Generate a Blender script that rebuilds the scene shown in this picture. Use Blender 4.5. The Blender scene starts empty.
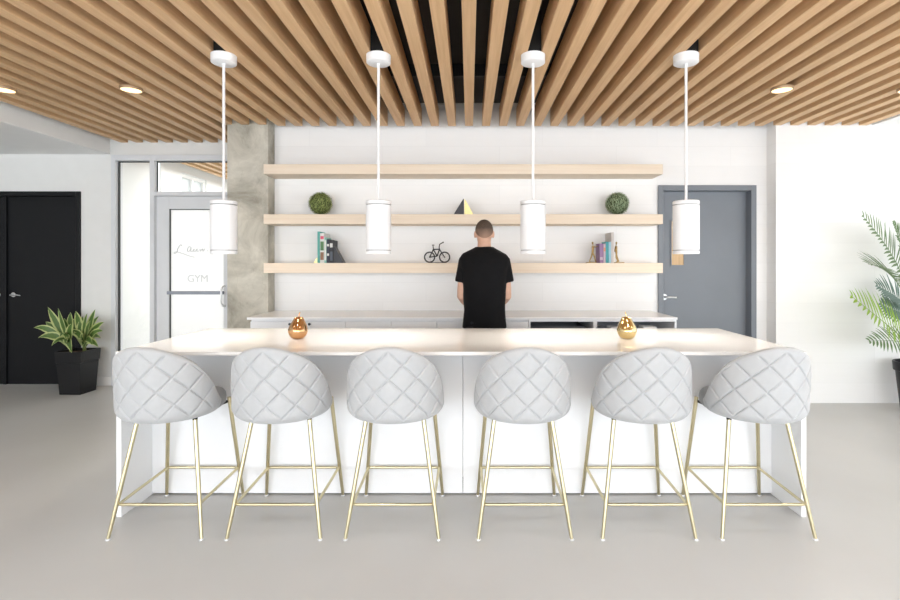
import bpy, bmesh, math, random
from mathutils import Vector, Matrix, noise as mnoise
random.seed(7)
S = bpy.context.scene
COL = S.collection
PI = math.pi
EYE = 1.40
F = 510.0
def PX(x, d): return (x - 469.0) / F * d
def PZ(y, d): return EYE + (263.0 - y) / F * d

# ------------------------------------------------------------------ materials
def srgb(r, g, b):
    def c(v):
        v /= 255.0
        return v / 12.92 if v <= 0.04045 else ((v + 0.055) / 1.055) ** 2.4
    return (c(r), c(g), c(b), 1.0)

def mat(name, col, rough=0.5, metal=0.0, var=0.04, scale=8.0, bump=0.0, bscale=60.0, stretch=None,
        spec=0.5, coat=0.0, sheen=0.0, col2=None, rvar=0.0):
    """principled material with a procedural tone variation and optional fine bump"""
    m = bpy.data.materials.new(name); m.use_nodes = True
    nt = m.node_tree; N = nt.nodes; L = nt.links
    p = N['Principled BSDF']
    p.inputs['Roughness'].default_value = rough
    p.inputs['Metallic'].default_value = metal
    p.inputs['Specular IOR Level'].default_value = spec
    p.inputs['Coat Weight'].default_value = coat
    if sheen:
        p.inputs['Sheen Weight'].default_value = sheen
        p.inputs['Sheen Roughness'].default_value = 0.4
    tc = N.new('ShaderNodeTexCoord'); mp = N.new('ShaderNodeMapping')
    L.new(tc.outputs['Object'], mp.inputs['Vector'])
    if stretch: mp.inputs['Scale'].default_value = stretch
    nz = N.new('ShaderNodeTexNoise'); nz.inputs['Scale'].default_value = scale
    nz.inputs['Detail'].default_value = 5
    L.new(mp.outputs['Vector'], nz.inputs['Vector'])
    mx = N.new('ShaderNodeMix'); mx.data_type = 'RGBA'
    c1 = srgb(*col)
    if col2: c2 = srgb(*col2)
    else: c2 = tuple(min(1, v * (1 - var * 3)) for v in c1[:3]) + (1,)
    mx.inputs[6].default_value = c1; mx.inputs[7].default_value = c2
    rp = N.new('ShaderNodeMapRange'); rp.inputs[1].default_value = .3; rp.inputs[2].default_value = .7
    L.new(nz.outputs['Fac'], rp.inputs[0]); L.new(rp.outputs[0], mx.inputs[0])
    L.new(mx.outputs[2], p.inputs['Base Color'])
    if bump:
        n2 = N.new('ShaderNodeTexNoise'); n2.inputs['Scale'].default_value = bscale; n2.inputs['Detail'].default_value = 3
        L.new(mp.outputs['Vector'], n2.inputs['Vector'])
        b = N.new('ShaderNodeBump'); b.inputs['Strength'].default_value = bump; b.inputs['Distance'].default_value = .002
        L.new(n2.outputs['Fac'], b.inputs['Height']); L.new(b.outputs['Normal'], p.inputs['Normal'])
    if rvar:
        r2 = N.new('ShaderNodeMapRange'); r2.inputs[3].default_value = rough - rvar; r2.inputs[4].default_value = rough + rvar
        L.new(nz.outputs['Fac'], r2.inputs[0]); L.new(r2.outputs[0], p.inputs['Roughness'])
    return m

def wood(name, c1, c2, axis, rough=0.55):
    m = bpy.data.materials.new(name); m.use_nodes = True
    nt = m.node_tree; N = nt.nodes; L = nt.links; p = N['Principled BSDF']
    p.inputs['Roughness'].default_value = rough; p.inputs['Specular IOR Level'].default_value = .3
    tc = N.new('ShaderNodeTexCoord'); mp = N.new('ShaderNodeMapping')
    oi = N.new('ShaderNodeObjectInfo')
    sc = [26, 26, 26]; sc[axis] = 0.9
    mp.inputs['Scale'].default_value = sc
    ad = N.new('ShaderNodeVectorMath'); ad.operation = 'ADD'
    ml = N.new('ShaderNodeMath'); ml.operation = 'MULTIPLY'; ml.inputs[1].default_value = 37.0
    L.new(oi.outputs['Random'], ml.inputs[0])
    L.new(tc.outputs['Object'], mp.inputs['Vector']); L.new(mp.outputs['Vector'], ad.inputs[0]); L.new(ml.outputs[0], ad.inputs[1])
    nz = N.new('ShaderNodeTexNoise'); nz.inputs['Scale'].default_value = 1.6; nz.inputs['Detail'].default_value = 7; nz.inputs['Roughness'].default_value = .6
    L.new(ad.outputs[0], nz.inputs['Vector'])
    mr = N.new('ShaderNodeMapRange'); mr.inputs[1].default_value = .3; mr.inputs[2].default_value = .72
    L.new(nz.outputs['Fac'], mr.inputs[0])
    mx = N.new('ShaderNodeMix'); mx.data_type = 'RGBA'
    mx.inputs[6].default_value = srgb(*c1); mx.inputs[7].default_value = srgb(*c2)
    L.new(mr.outputs[0], mx.inputs[0])
    hs = N.new('ShaderNodeHueSaturation')
    vr = N.new('ShaderNodeMapRange'); vr.inputs[3].default_value = .93; vr.inputs[4].default_value = 1.06
    L.new(oi.outputs['Random'], vr.inputs[0]); L.new(vr.outputs[0], hs.inputs['Value'])
    L.new(mx.outputs[2], hs.inputs['Color']); L.new(hs.outputs['Color'], p.inputs['Base Color'])
    b = N.new('ShaderNodeBump'); b.inputs['Strength'].default_value = .08; b.inputs['Distance'].default_value = .002
    L.new(nz.outputs['Fac'], b.inputs['Height']); L.new(b.outputs['Normal'], p.inputs['Normal'])
    return m

def plankwall(name, col, col2):
    m = bpy.data.materials.new(name); m.use_nodes = True
    nt = m.node_tree; N = nt.nodes; L = nt.links; p = N['Principled BSDF']
    p.inputs['Roughness'].default_value = .45
    tc = N.new('ShaderNodeTexCoord'); sp = N.new('ShaderNodeSeparateXYZ'); cb = N.new('ShaderNodeCombineXYZ')
    ax = N.new('ShaderNodeMath'); ax.operation = 'ADD'
    L.new(tc.outputs['Object'], sp.inputs[0]); L.new(sp.outputs['X'], ax.inputs[0]); L.new(sp.outputs['Y'], ax.inputs[1])
    L.new(ax.outputs[0], cb.inputs[0]); L.new(sp.outputs['Z'], cb.inputs[1])
    br = N.new('ShaderNodeTexBrick')
    br.inputs['Scale'].default_value = 1; br.inputs['Brick Width'].default_value = 1.2; br.inputs['Row Height'].default_value = .2
    br.inputs['Mortar Size'].default_value = .0018; br.inputs['Mortar Smooth'].default_value = .3
    br.offset = .37
    br.inputs['Color1'].default_value = srgb(*col); br.inputs['Color2'].default_value = srgb(*col2)
    br.inputs['Mortar'].default_value = srgb(*[v - 6 for v in col2])
    L.new(cb.outputs[0], br.inputs['Vector'])
    mp = N.new('ShaderNodeMapping'); mp.inputs['Scale'].default_value = (2, 2, 22)
    nz = N.new('ShaderNodeTexNoise'); nz.inputs['Scale'].default_value = 1.5; nz.inputs['Detail'].default_value = 4
    L.new(tc.outputs['Object'], mp.inputs['Vector']); L.new(mp.outputs['Vector'], nz.inputs['Vector'])
    mx = N.new('ShaderNodeMix'); mx.data_type = 'RGBA'; mx.blend_type = 'MULTIPLY'
    mr = N.new('ShaderNodeMapRange'); mr.inputs[3].default_value = 0; mr.inputs[4].default_value = .12
    L.new(nz.outputs['Fac'], mr.inputs[0]); L.new(mr.outputs[0], mx.inputs[0])
    L.new(br.outputs['Color'], mx.inputs[6]); mx.inputs[7].default_value = (.78, .77, .76, 1)
    L.new(mx.outputs[2], p.inputs['Base Color'])
    b = N.new('ShaderNodeBump'); b.inputs['Strength'].default_value = .1; b.inputs['Distance'].default_value = .002; b.invert = True
    L.new(br.outputs['Fac'], b.inputs['Height']); L.new(b.outputs['Normal'], p.inputs['Normal'])
    return m

def concrete(name):
    m = bpy.data.materials.new(name); m.use_nodes = True
    nt = m.node_tree; N = nt.nodes; L = nt.links; p = N['Principled BSDF']
    p.inputs['Roughness'].default_value = .75
    tc = N.new('ShaderNodeTexCoord')
    a = N.new('ShaderNodeTexNoise'); a.inputs['Scale'].default_value = 2.6; a.inputs['Detail'].default_value = 9; a.inputs['Roughness'].default_value = .65
    a.inputs['Distortion'].default_value = .6
    L.new(tc.outputs['Object'], a.inputs['Vector'])
    r = N.new('ShaderNodeValToRGB'); e = r.color_ramp.elements
    e[0].position = .34; e[0].color = srgb(150, 146, 134); e[1].position = .66; e[1].color = srgb(212, 208, 196)
    k = r.color_ramp.elements.new(.5); k.color = srgb(188, 184, 172)
    L.new(a.outputs['Fac'], r.inputs[0])
    v = N.new('ShaderNodeTexNoise'); v.inputs['Scale'].default_value = 1.8; v.inputs['Detail'].default_value = 3; v.inputs['Distortion'].default_value = 1.8
    L.new(tc.outputs['Object'], v.inputs['Vector'])
    cr = N.new('ShaderNodeValToRGB'); c = cr.color_ramp.elements
    c[0].position = .492; c[0].color = (1, 1, 1, 1); c[1].position = .508; c[1].color = (1, 1, 1, 1)
    kk = cr.color_ramp.elements.new(.5); kk.color = (.8, .79, .76, 1)
    L.new(v.outputs['Fac'], cr.inputs[0])
    mx = N.new('ShaderNodeMix'); mx.data_type = 'RGBA'; mx.blend_type = 'MULTIPLY'; mx.inputs[0].default_value = .6
    L.new(r.outputs[0], mx.inputs[6]); L.new(cr.outputs[0], mx.inputs[7]); L.new(mx.outputs[2], p.inputs['Base Color'])
    b = N.new('ShaderNodeBump'); b.inputs['Strength'].default_value = .3; b.inputs['Distance'].default_value = .004
    L.new(a.outputs['Fac'], b.inputs['Height']); L.new(b.outputs['Normal'], p.inputs['Normal'])
    return m

def emit(name, col, strength):
    m = bpy.data.materials.new(name); m.use_nodes = True
    nt = m.node_tree; N = nt.nodes; N.clear()
    o = N.new('ShaderNodeOutputMaterial'); e = N.new('ShaderNodeEmission')
    e.inputs[0].default_value = col; e.inputs[1].default_value = strength
    nt.links.new(e.outputs[0], o.inputs[0]); return m

def glass(name, tint=(.97, .985, .98, 1), refl=.06):
    m = bpy.data.materials.new(name); m.use_nodes = True
    nt = m.node_tree; N = nt.nodes; L = nt.links; N.clear()
    o = N.new('ShaderNodeOutputMaterial'); t = N.new('ShaderNodeBsdfTransparent'); t.inputs[0].default_value = tint
    g = N.new('ShaderNodeBsdfGlossy'); g.inputs['Roughness'].default_value = .02
    fr = N.new('ShaderNodeFresnel'); fr.inputs[0].default_value = 1.35
    mx = N.new('ShaderNodeMixShader')
    L.new(fr.outputs[0], mx.inputs[0]); L.new(t.outputs[0], mx.inputs[1]); L.new(g.outputs[0], mx.inputs[2]); L.new(mx.outputs[0], o.inputs[0])
    return m

def frosted(name):
    m = bpy.data.materials.new(name); m.use_nodes = True
    nt = m.node_tree; N = nt.nodes; L = nt.links; N.clear()
    o = N.new('ShaderNodeOutputMaterial'); t = N.new('ShaderNodeBsdfTranslucent'); t.inputs[0].default_value = (.95, .96, .96, 1)
    d = N.new('ShaderNodeBsdfDiffuse'); d.inputs[0].default_value = (.9, .91, .91, 1)
    nz = N.new('ShaderNodeTexNoise'); nz.inputs['Scale'].default_value = 3
    mr = N.new('ShaderNodeMapRange'); mr.inputs[3].default_value = .62; mr.inputs[4].default_value = .7
    L.new(nz.outputs['Fac'], mr.inputs[0])
    mx = N.new('ShaderNodeMixShader'); L.new(mr.outputs[0], mx.inputs[0]); L.new(d.outputs[0], mx.inputs[1]); L.new(t.outputs[0], mx.inputs[2])
    L.new(mx.outputs[0], o.inputs[0]); return m

def leafmat(name, mid, edge, edge_at=.62, rough=.4, trans=.25):
    """leaf colour varies across the blade with the u coordinate"""
    m = bpy.data.materials.new(name); m.use_nodes = True
    nt = m.node_tree; N = nt.nodes; L = nt.links; p = N['Principled BSDF']
    p.inputs['Roughness'].default_value = rough
    uv = N.new('ShaderNodeTexCoord'); sp = N.new('ShaderNodeSeparateXYZ')
    L.new(uv.outputs['UV'], sp.inputs[0])
    a = N.new('ShaderNodeMath'); a.operation = 'SUBTRACT'; a.inputs[1].default_value = .5; L.new(sp.outputs[0], a.inputs[0])
    b = N.new('ShaderNodeMath'); b.operation = 'ABSOLUTE'; L.new(a.outputs[0], b.inputs[0])
    nz = N.new('ShaderNodeTexNoise'); nz.inputs['Scale'].default_value = 14; L.new(uv.outputs['Object'], nz.inputs['Vector'])
    c = N.new('ShaderNodeMath'); c.operation = 'MULTIPLY_ADD'; c.inputs[1].default_value = .22
    L.new(nz.outputs['Fac'], c.inputs[0]); L.new(b.outputs[0], c.inputs[2])
    r = N.new('ShaderNodeMapRange'); r.inputs[1].default_value = edge_at * .5 - .03 + .1; r.inputs[2].default_value = edge_at * .5 + .06 + .1
    L.new(c.outputs[0], r.inputs[0])
    mx = N.new('ShaderNodeMix'); mx.data_type = 'RGBA'; mx.inputs[6].default_value = srgb(*mid); mx.inputs[7].default_value = srgb(*edge)
    L.new(r.outputs[0], mx.inputs[0]); L.new(mx.outputs[2], p.inputs['Base Color'])
    if trans:
        o = N['Material Output']; t = N.new('ShaderNodeBsdfTranslucent'); L.new(mx.outputs[2], t.inputs[0])
        ms = N.new('ShaderNodeMixShader'); ms.inputs[0].default_value = trans
        L.new(p.outputs[0], ms.inputs[1]); L.new(t.outputs[0], ms.inputs[2]); L.new(ms.outputs[0], o.inputs[0])
    return m

M = dict(
    floor=mat('polished_concrete_floor', (197, 197, 196), .30, var=.02, scale=.9, bump=.02, bscale=30, rvar=.05, col2=(189, 188, 186)),
    white=mat('white_paint', (240, 240, 239), .6, var=.008),
    offwhite=mat('wall_paint', (232, 232, 230), .7, var=.008, bump=.03, bscale=180),
    lacquer=mat('white_lacquer', (243, 244, 246), .3, var=.006, scale=2),
    quartz=mat('white_quartz', (246, 245, 243), .07, var=.008, scale=12),
    plank=plankwall('white_plank_cladding', (245, 245, 245), (241, 241, 241)),
    conc=concrete('board_concrete'),
    slat=wood('oak_slat', (224, 189, 147), (203, 164, 122), 1),
    shelf=wood('pale_maple', (243, 229, 210), (235, 217, 195), 0),
    black=mat('matte_black', (24, 24, 25), .6, var=.05),
    plenum=mat('black_ceiling_paint', (54, 50, 47), .8, var=.05),
    blackdoor=mat('black_door_paint', (20, 21, 24), .42, var=.04, scale=3, spec=.22),
    greydoor=mat('slate_grey_door_paint', (120, 126, 134), .35, var=.02, scale=3),
    alu=mat('satin_aluminium_paint', (222, 224, 227), .4, var=.01),
    gasket=mat('dark_gasket', (60, 64, 64), .6, var=.03),
    chrome=mat('chrome', (225, 226, 228), .15, 1, var=.01),
    silver=mat('brushed_nickel', (235, 236, 238), .3, .6, var=.01),
    brass=mat('champagne_brass', (208, 198, 164), .28, 1, var=.03, scale=20),
    fabric=mat('light_grey_velvet', (185, 187, 189), .85, var=.015, scale=40, bump=.15, bscale=500, sheen=.35, spec=.2),
    fabricd=mat('grey_velvet_seat', (158, 159, 160), .85, var=.02, scale=40, bump=.15, bscale=500, sheen=.2, spec=.2),
    pend=mat('white_powder_coat', (242, 243, 245), .4, var=.006),
    pendgap=mat('pendant_groove_grey', (150, 150, 152), .5, var=.02),
    dlring=mat('bronze_ring', (176, 146, 112), .45, .3),
    gold=mat('gold_glaze', (238, 214, 160), .09, 1, var=.03, scale=6),
    copper=mat('copper_gold_glaze', (228, 182, 134), .09, 1, var=.05, scale=6),
    shirt=mat('black_cotton', (22, 22, 24), .9, var=.05, scale=10, bump=.3, bscale=18, sheen=.08, spec=.15),
    trouser=mat('charcoal_cotton', (38, 39, 44), .9, var=.05, bump=.2, bscale=40, spec=.2),
    skin=mat('skin', (226, 182, 158), .55, var=.03, scale=20),
    hair=mat('short_brown_hair', (104, 90, 80), .8, var=.12, scale=90, bump=.6, bscale=260, spec=.2),
    shoe=mat('shoe_leather', (30, 28, 27), .5, var=.04),
    pot=mat('black_planter', (24, 24, 26), .42, spec=.3, var=.03, scale=5),
    soil=mat('potting_soil', (92, 66, 50), .95, var=.12, scale=60, bump=.8, bscale=90),
    bronze=mat('antique_bronze', (176, 148, 98), .35, .85, var=.06, scale=30),
    boxleaf=mat('boxwood_leaf', (168, 180, 108), .5, var=.12, scale=30, col2=(100, 120, 58)),
    boxleafb=mat('boxwood_leaf_bluish', (176, 192, 154), .5, var=.12, scale=30, col2=(108, 132, 98)),
    core=mat('boxwood_twigs', (60, 70, 38), .9, var=.1),
    leafv=leafmat('variegated_leaf', (88, 120, 58), (196, 206, 140), .62),
    stem=mat('plant_stem', (110, 118, 62), .6, var=.08, scale=20),
    palmL=leafmat('bright_palm_leaf', (150, 184, 52), (136, 172, 50), .8, trans=.4),
    palmD=leafmat('palm_leaf', (104, 130, 84), (120, 146, 100), .8, trans=.3),
    palmB=leafmat('bluish_palm_leaf', (104, 128, 118), (132, 152, 142), .8, trans=.3),
    emitw=emit('warm_lamp', srgb(255, 226, 178), 2.2),
    emitp=emit('pendant_lamp', srgb(255, 226, 190), 8),
    glass=glass('clear_glass'), frost=frosted('frosted_film'),
    etch=mat('etched_lettering', (214, 217, 218), .6, var=.01),
    winpane=mat('grey_window_pane', (196, 203, 206), .2, var=.02),
    paper=mat('book_pages', (236, 230, 216), .8, var=.02, scale=60),
)
def cover(name, col, col2=None): return mat(name, col, .55, var=.03, scale=14, col2=col2)

# ------------------------------------------------------------------ mesh helpers
def BM(): return bmesh.new()
def box(bm, x0, x1, y0, y1, z0, z1, bev=0.0, seg=2):
    r = bmesh.ops.create_cube(bm, size=1.0)
    vs = r['verts']
    for v in vs:
        v.co = Vector(((x0 + x1) / 2 + v.co.x * (x1 - x0), (y0 + y1) / 2 + v.co.y * (y1 - y0), (z0 + z1) / 2 + v.co.z * (z1 - z0)))
    if bev:
        es = list({e for v in vs for e in v.link_edges})
        bmesh.ops.bevel(bm, geom=es, offset=bev, segments=seg, affect='EDGES', profile=.5)

def frame_of(t):
    t = t.normalized()
    a = Vector((0, 0, 1)) if abs(t.z) < .9 else Vector((1, 0, 0))
    u = t.cross(a).normalized(); return u, t.cross(u).normalized()

def tube(bm, pts, r, seg=12, closed=False, caps=True):
    """tube along pts; r is a radius or a list of them"""
    pts = [Vector(p) for p in pts]; n = len(pts)
    rs = r if isinstance(r, (list, tuple)) else [r] * n
    rings = []; u = None
    for i, p in enumerate(pts):
        if closed: t = pts[(i + 1) % n] - pts[i - 1]
        else: t = pts[min(i + 1, n - 1)] - pts[max(i - 1, 0)]
        t.normalize()
        if u is None: u, w = frame_of(t)
        else:
            u = (u - t * u.dot(t)).normalized(); w = t.cross(u).normalized()
        w = t.cross(u).normalized()
        rings.append([bm.verts.new(p + (u * math.cos(2 * PI * k / seg) + w * math.sin(2 * PI * k / seg)) * rs[i]) for k in range(seg)])
    m = n if closed else n - 1
    for i in range(m):
        a, b = rings[i], rings[(i + 1) % n]
        for k in range(seg):
            bm.faces.new((a[k], a[(k + 1) % seg], b[(k + 1) % seg], b[k]))
    if caps and not closed:
        bm.faces.new(list(reversed(rings[0]))); bm.faces.new(rings[-1])

def lathe(bm, prof, seg=32, c=(0, 0, 0)):
    c = Vector(c); rings = []
    for r, z in prof:
        if r < 1e-6: rings.append([bm.verts.new(c + Vector((0, 0, z)))])
        else: rings.append([bm.verts.new(c + Vector((r * math.cos(2 * PI * k / seg), r * math.sin(2 * PI * k / seg), z))) for k in range(seg)])
    for a, b in zip(rings, rings[1:]):
        for k in range(seg):
            k2 = (k + 1) % seg
            if len(a) == 1 and len(b) == 1: continue
            if len(a) == 1: bm.faces.new((a[0], b[k2], b[k]))
            elif len(b) == 1: bm.faces.new((a[k], a[k2], b[0]))
            else: bm.faces.new((a[k], a[k2], b[k2], b[k]))

def loft(bm, secs, seg=20, caps=True):
    """secs: (centre, rx vector, ry vector); elliptical sections"""
    rings = []
    for c, a, b in secs:
        c, a, b = Vector(c), Vector(a), Vector(b)
        rings.append([bm.verts.new(c + a * math.cos(2 * PI * k / seg) + b * math.sin(2 * PI * k / seg)) for k in range(seg)])
    for a, b in zip(rings, rings[1:]):
        for k in range(seg): bm.faces.new((a[k], a[(k + 1) % seg], b[(k + 1) % seg], b[k]))
    if caps:
        bm.faces.new(list(reversed(rings[0]))); bm.faces.new(rings[-1])

def prism(bm, poly, y0, y1):
    """poly of (x,z) extruded along y"""
    a = [bm.verts.new((x, y0, z)) for x, z in poly]; b = [bm.verts.new((x, y1, z)) for x, z in poly]
    bm.faces.new(a); bm.faces.new(list(reversed(b)))
    n = len(poly)
    for i in range(n): bm.faces.new((a[i], b[i], b[(i + 1) % n], a[(i + 1) % n]))

def ellipsoid(bm, c, r, u=20, v=14, rot=None):
    rr = bmesh.ops.create_uvsphere(bm, u_segments=u, v_segments=v, radius=1)
    mtx = Matrix.Translation(c) @ (rot.to_4x4() if rot else Matrix()) @ Matrix.Diagonal((r[0], r[1], r[2], 1))
    bmesh.ops.transform(bm, matrix=mtx, verts=rr['verts'])

def obj(name, bm, m, parent=None, loc=None, smooth=False, angle=None):
    bmesh.ops.recalc_face_normals(bm, faces=bm.faces)
    me = bpy.data.meshes.new(name); bm.to_mesh(me); bm.free()
    if isinstance(m, (list, tuple)):
        for x in m: me.materials.append(x)
    else: me.materials.append(m)
    if smooth or angle:
        for p in me.polygons: p.use_smooth = True
        if angle:
            me.set_sharp_from_angle(angle=math.radians(angle))
    o = bpy.data.objects.new(name, me); COL.objects.link(o)
    if parent: o.parent = parent
    if loc: o.location = loc
    return o

def tag(o, label=None, cat=None, group=None, kind=None):
    if label: o['label'] = label
    if cat: o['category'] = cat
    if group: o['group'] = group
    if kind: o['kind'] = kind
    return o

def thing(name, label, cat, loc=(0, 0, 0), rz=0, group=None):
    o = bpy.data.objects.new(name, None); COL.objects.link(o)
    o.empty_display_size = .1
    o.location = loc; o.rotation_euler = (0, 0, rz)
    return tag(o, label, cat, group)

def struct(name, bm, m, label, cat, parent=None, **k):
    o = obj(name, bm, m, parent, **k)
    return tag(o, label, cat, kind='structure')

def kids(o): return list(o.children)
def dup(root, loc, label, group=None, rz=None):
    r = root.copy(); COL.objects.link(r); r.location = loc; r['label'] = label
    if rz is not None: r.rotation_euler = (0, 0, rz)
    if group: r['group'] = group
    for ch in kids(root):
        c = ch.copy(); COL.objects.link(c); c.parent = r
        for g in kids(ch):
            d = g.copy(); COL.objects.link(d); d.parent = c
    return r

# ------------------------------------------------------------------ room shell
XL, XR, YB, YF = -7.2, 6.4, -4.2, 5.83      # left, right, behind the camera, far left wall plane
YW = 5.26                                    # recessed wall behind the shelves
YR = 5.10                                    # wall face on the right / pillar face
ZS = 2.775                                   # underside of the slats
ZC = 3.05                                    # black ceiling
b = BM(); box(b, XL - .2, XR + .2, YB - .2, 10.2, -.1, 0)
struct('floor', b, M['floor'], 'smooth grey polished concrete floor', 'floor')
b = BM(); box(b, -4.1, 4.03, YB, 10.2, ZC, ZC + .1)
struct('ceiling', b, M['plenum'], 'black ceiling above the wooden slats', 'ceiling')
b = BM(); box(b, XL, -4.1, YB, YF + .001, 2.64, ZC + .1, .004, 1)
struct('ceiling_bulkhead', b, M['white'], 'white lowered ceiling bulkhead over the black door', 'ceiling')
b = BM(); box(b, 4.03, XR, YB, YR, ZS, ZC + .1)
struct('ceiling_right', b, M['white'], 'plain white ceiling beside the slats above the palm', 'ceiling')
# recessed shelf wall, with an opening for the grey door
DX0, DX1, DZ = 1.945, 2.955, 2.20
b = BM()
box(b, -2.0, DX0, YW, YW + .22, 0, ZC)
box(b, DX0, DX1, YW, YW + .22, DZ, ZC)
box(b, DX1, 3.07, YW, YW + .22, 0, ZC)
struct('wall_back', b, M['plank'], 'white plank clad wall behind the shelves', 'wall')
b = BM(); box(b, -1.999, 1.895, YW - .018, YW, 0, ZC - .08)
struct('wall_cladding', b, M['plank'], 'white cladding panel behind the three shelves', 'wall')
b = BM(); box(b, 3.07, XR, YR, YR + .5, 0, ZC)
struct('wall_right', b, M['plank'], 'bright white wall behind the palm', 'wall')
b = BM(); box(b, -2.41, -2.0, YR - .02, YF + .02, 0, ZC, .006, 2)
struct('concrete_pillar', b, M['conc'], 'raw grey concrete pillar between the gym door and the shelves', 'pillar')
# far left wall with openings for the black door and the glass front
b = BM()
box(b, XL, -6.2, YF, YF + .16, 0, 2.64); box(b, -6.2, -4.434, YF, YF + .16, 2.217, 2.64)
box(b, -4.434, -4.075, YF, YF + .16, 0, 2.64)
box(b, -4.1, -2.3, YF, YF + .16, 2.632, ZC)
struct('wall_left', b, M['offwhite'], 'light grey wall around the black door and glass front', 'wall')
b = BM(); box(b, -4.434, -4.075, YF - .014, YF, 0, .105, .003, 1)
struct('baseboard_left', b, M['white'], 'white baseboard behind the square black planter', 'baseboard')
b = BM(); box(b, XL - .2, XL, YB, YF + .16, 0, ZC)
struct('wall_side', b, M['offwhite'], 'plain side wall outside the view', 'wall')
# window walls behind the camera and on the right, which give the daylight
def window_wall(name, along_x, a0, a1, pos, n, sill=.12, head=2.72, label=''):
    b = BM()
    def seg(p0, p1, z0, z1, th=.08):
        if along_x: box(b, p0, p1, pos - th, pos, z0, z1)
        else: box(b, pos, pos + th, p0, p1, z0, z1)
    seg(a0, a1, 0, sill); seg(a0, a1, head, ZC)
    for i in range(n + 1):
        p = a0 + (a1 - a0) * i / n
        seg(max(a0, p - .04), min(a1, p + .04), sill, head)
    seg(a0, a1, 2.0, 2.06)
    return struct(name, b, M['alu'], label, 'window')
window_wall('window_1', True, XL, XR, YB, 9, label='window front that faces the island')
window_wall('window_2', False, YB, YR, XR, 6, label='window front beyond the palm')

# the room beyond the glass front
b = BM()
GX = -4.1
box(b, GX - .15, GX, YF + .16, 7.28, 0, ZC); box(b, GX - .15, GX, 7.97, 10, 0, ZC)
box(b, GX - .15, GX, 7.28, 7.97, 2.691, ZC); box(b, GX - .15, GX, 7.28, 7.97, 0, .9)
struct('wall_gym', b, M['white'], 'white side wall of the room behind the glass front', 'wall')
b = BM(); box(b, GX, -.5, 10, 10.15, 0, ZC); box(b, -.6, -.5, 5.9, 10, 0, ZC)
struct('wall_gym_end', b, M['white'], 'white end wall of the room behind the glass', 'wall')
b = BM()
box(b, GX - .09, GX - .03, 7.28, 7.33, .9, 2.64); box(b, GX - .09, GX - .03, 7.92, 7.97, .9, 2.64)
box(b, GX - .09, GX - .03, 7.60, 7.65, .9, 2.64); box(b, GX - .09, GX - .03, 7.28, 7.97, 2.64, 2.69)
w = struct('window_3', b, M['white'], 'small window with white frame seen through the glass above the gym door', 'window')
b = BM(); box(b, GX - .07, GX - .06, 7.33, 7.92, .9, 2.64); obj('pane', b, M['winpane'], w)

# ------------------------------------------------------------------ ceiling slats, rails
pitch, sw, sh = .171, .079, .175
def slat_end(x):
    if x > 3.06: return YR - .004
    if x < -2.41: return YF - .006
    if x < -1.98: return YR - .03
    return YR + .02
lens = {}
slab_labels = 'straight oak ceiling slat running towards the shelf wall overhead'
for k in range(-23, 24):
    x = k * pitch; y1 = slat_end(x)
    key = round(y1, 3)
    if key not in lens:
        b = BM(); box(b, -sw / 2, sw / 2, YB + .12, y1, ZS, ZS + sh, .002, 1)
        o = obj('ceiling_batten', b, M['slat']); lens[key] = o
    else:
        o = lens[key].copy(); COL.objects.link(o)
    o.location = (x, 0, 0)
    tag(o, slab_labels, 'ceiling slat', 'oak slats across the ceiling', 'thing')
for k in range(-23, -10):       # the slats go on beyond the glass front
    x = k * pitch
    if 'g' not in lens:
        b = BM(); box(b, -sw / 2, sw / 2, YF + .17, 9.9, ZS, ZS + sh, .002, 1)
        o = obj('ceiling_batten', b, M['slat']); lens['g'] = o
    else: o = lens['g'].copy(); COL.objects.link(o)
    o.location = (x, 0, 0)
    tag(o, 'oak ceiling slat seen through the glass above the gym door', 'ceiling slat', 'oak slats behind the glass front', 'thing')
for y in (4.25, 2.6, .8, -1.0, -2.8, 7.0, 9.0):
    b = BM(); box(b, -4.05, 3.98 if y < 5 else -1.0, y - .025, y + .025, ZS + sh, ZC)
    tag(obj('ceiling_rail', b, M['black']), 'black cross rail that carries the ceiling slats', 'ceiling rail', 'rails above the ceiling slats', 'thing')

# ------------------------------------------------------------------ grey door on the right
b = BM()
fw = .055
box(b, DX0, DX0 + fw, YW - .022, YW + .11, 0, DZ, .003, 1); box(b, DX1 - fw, DX1, YW - .022, YW + .11, 0, DZ, .003, 1)
box(b, DX0 + fw, DX1 - fw, YW - .022, YW + .11, DZ - fw, DZ, .003, 1)
d1 = struct('door_1', b, M['greydoor'], 'slate grey door in a grey frame beside the shelves', 'door')
b = BM(); box(b, DX0 + fw, DX1 - fw, YW + .075, YW + .12, .006, DZ - fw, .002, 1)
lf = obj('door_leaf', b, M['greydoor'], d1)
vx0, vx1 = PX(671.5, YW + .07), PX(683.5, YW + .07)
vz0, vz1 = PZ(265, YW + .07), PZ(221, YW + .07)
b = BM(); box(b, vx0, vx1, YW + .07, YW + .078, vz0, vz1)
tag(obj('vision_panel', b, wood('tan_panel', (214, 182, 140), (198, 166, 124), 2, .3), lf), 'narrow tan vision panel')
b = BM()
for a0, a1, z0, z1 in ((vx0 - .012, vx1 + .012, vz1, vz1 + .012), (vx0 - .012, vx1 + .012, vz0 - .012, vz0), (vx0 - .012, vx0, vz0, vz1), (vx1, vx1 + .012, vz0, vz1)):
    box(b, a0, a1, YW + .064, YW + .078, z0, z1)
obj('panel_frame', b, M['greydoor'], lf)
hx, hz = PX(664.5, YW + .06), PZ(297, YW + .06)
b = BM()
mm = Matrix.Rotation(PI / 2, 4, 'X')
lathe(b, [(0, 0), (.032, 0), (.032, .01), (.028, .014), (0, .014)], 24); bmesh.ops.transform(b, matrix=Matrix.Translation((hx, YW + .076, hz)) @ mm, verts=b.verts)
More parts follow.
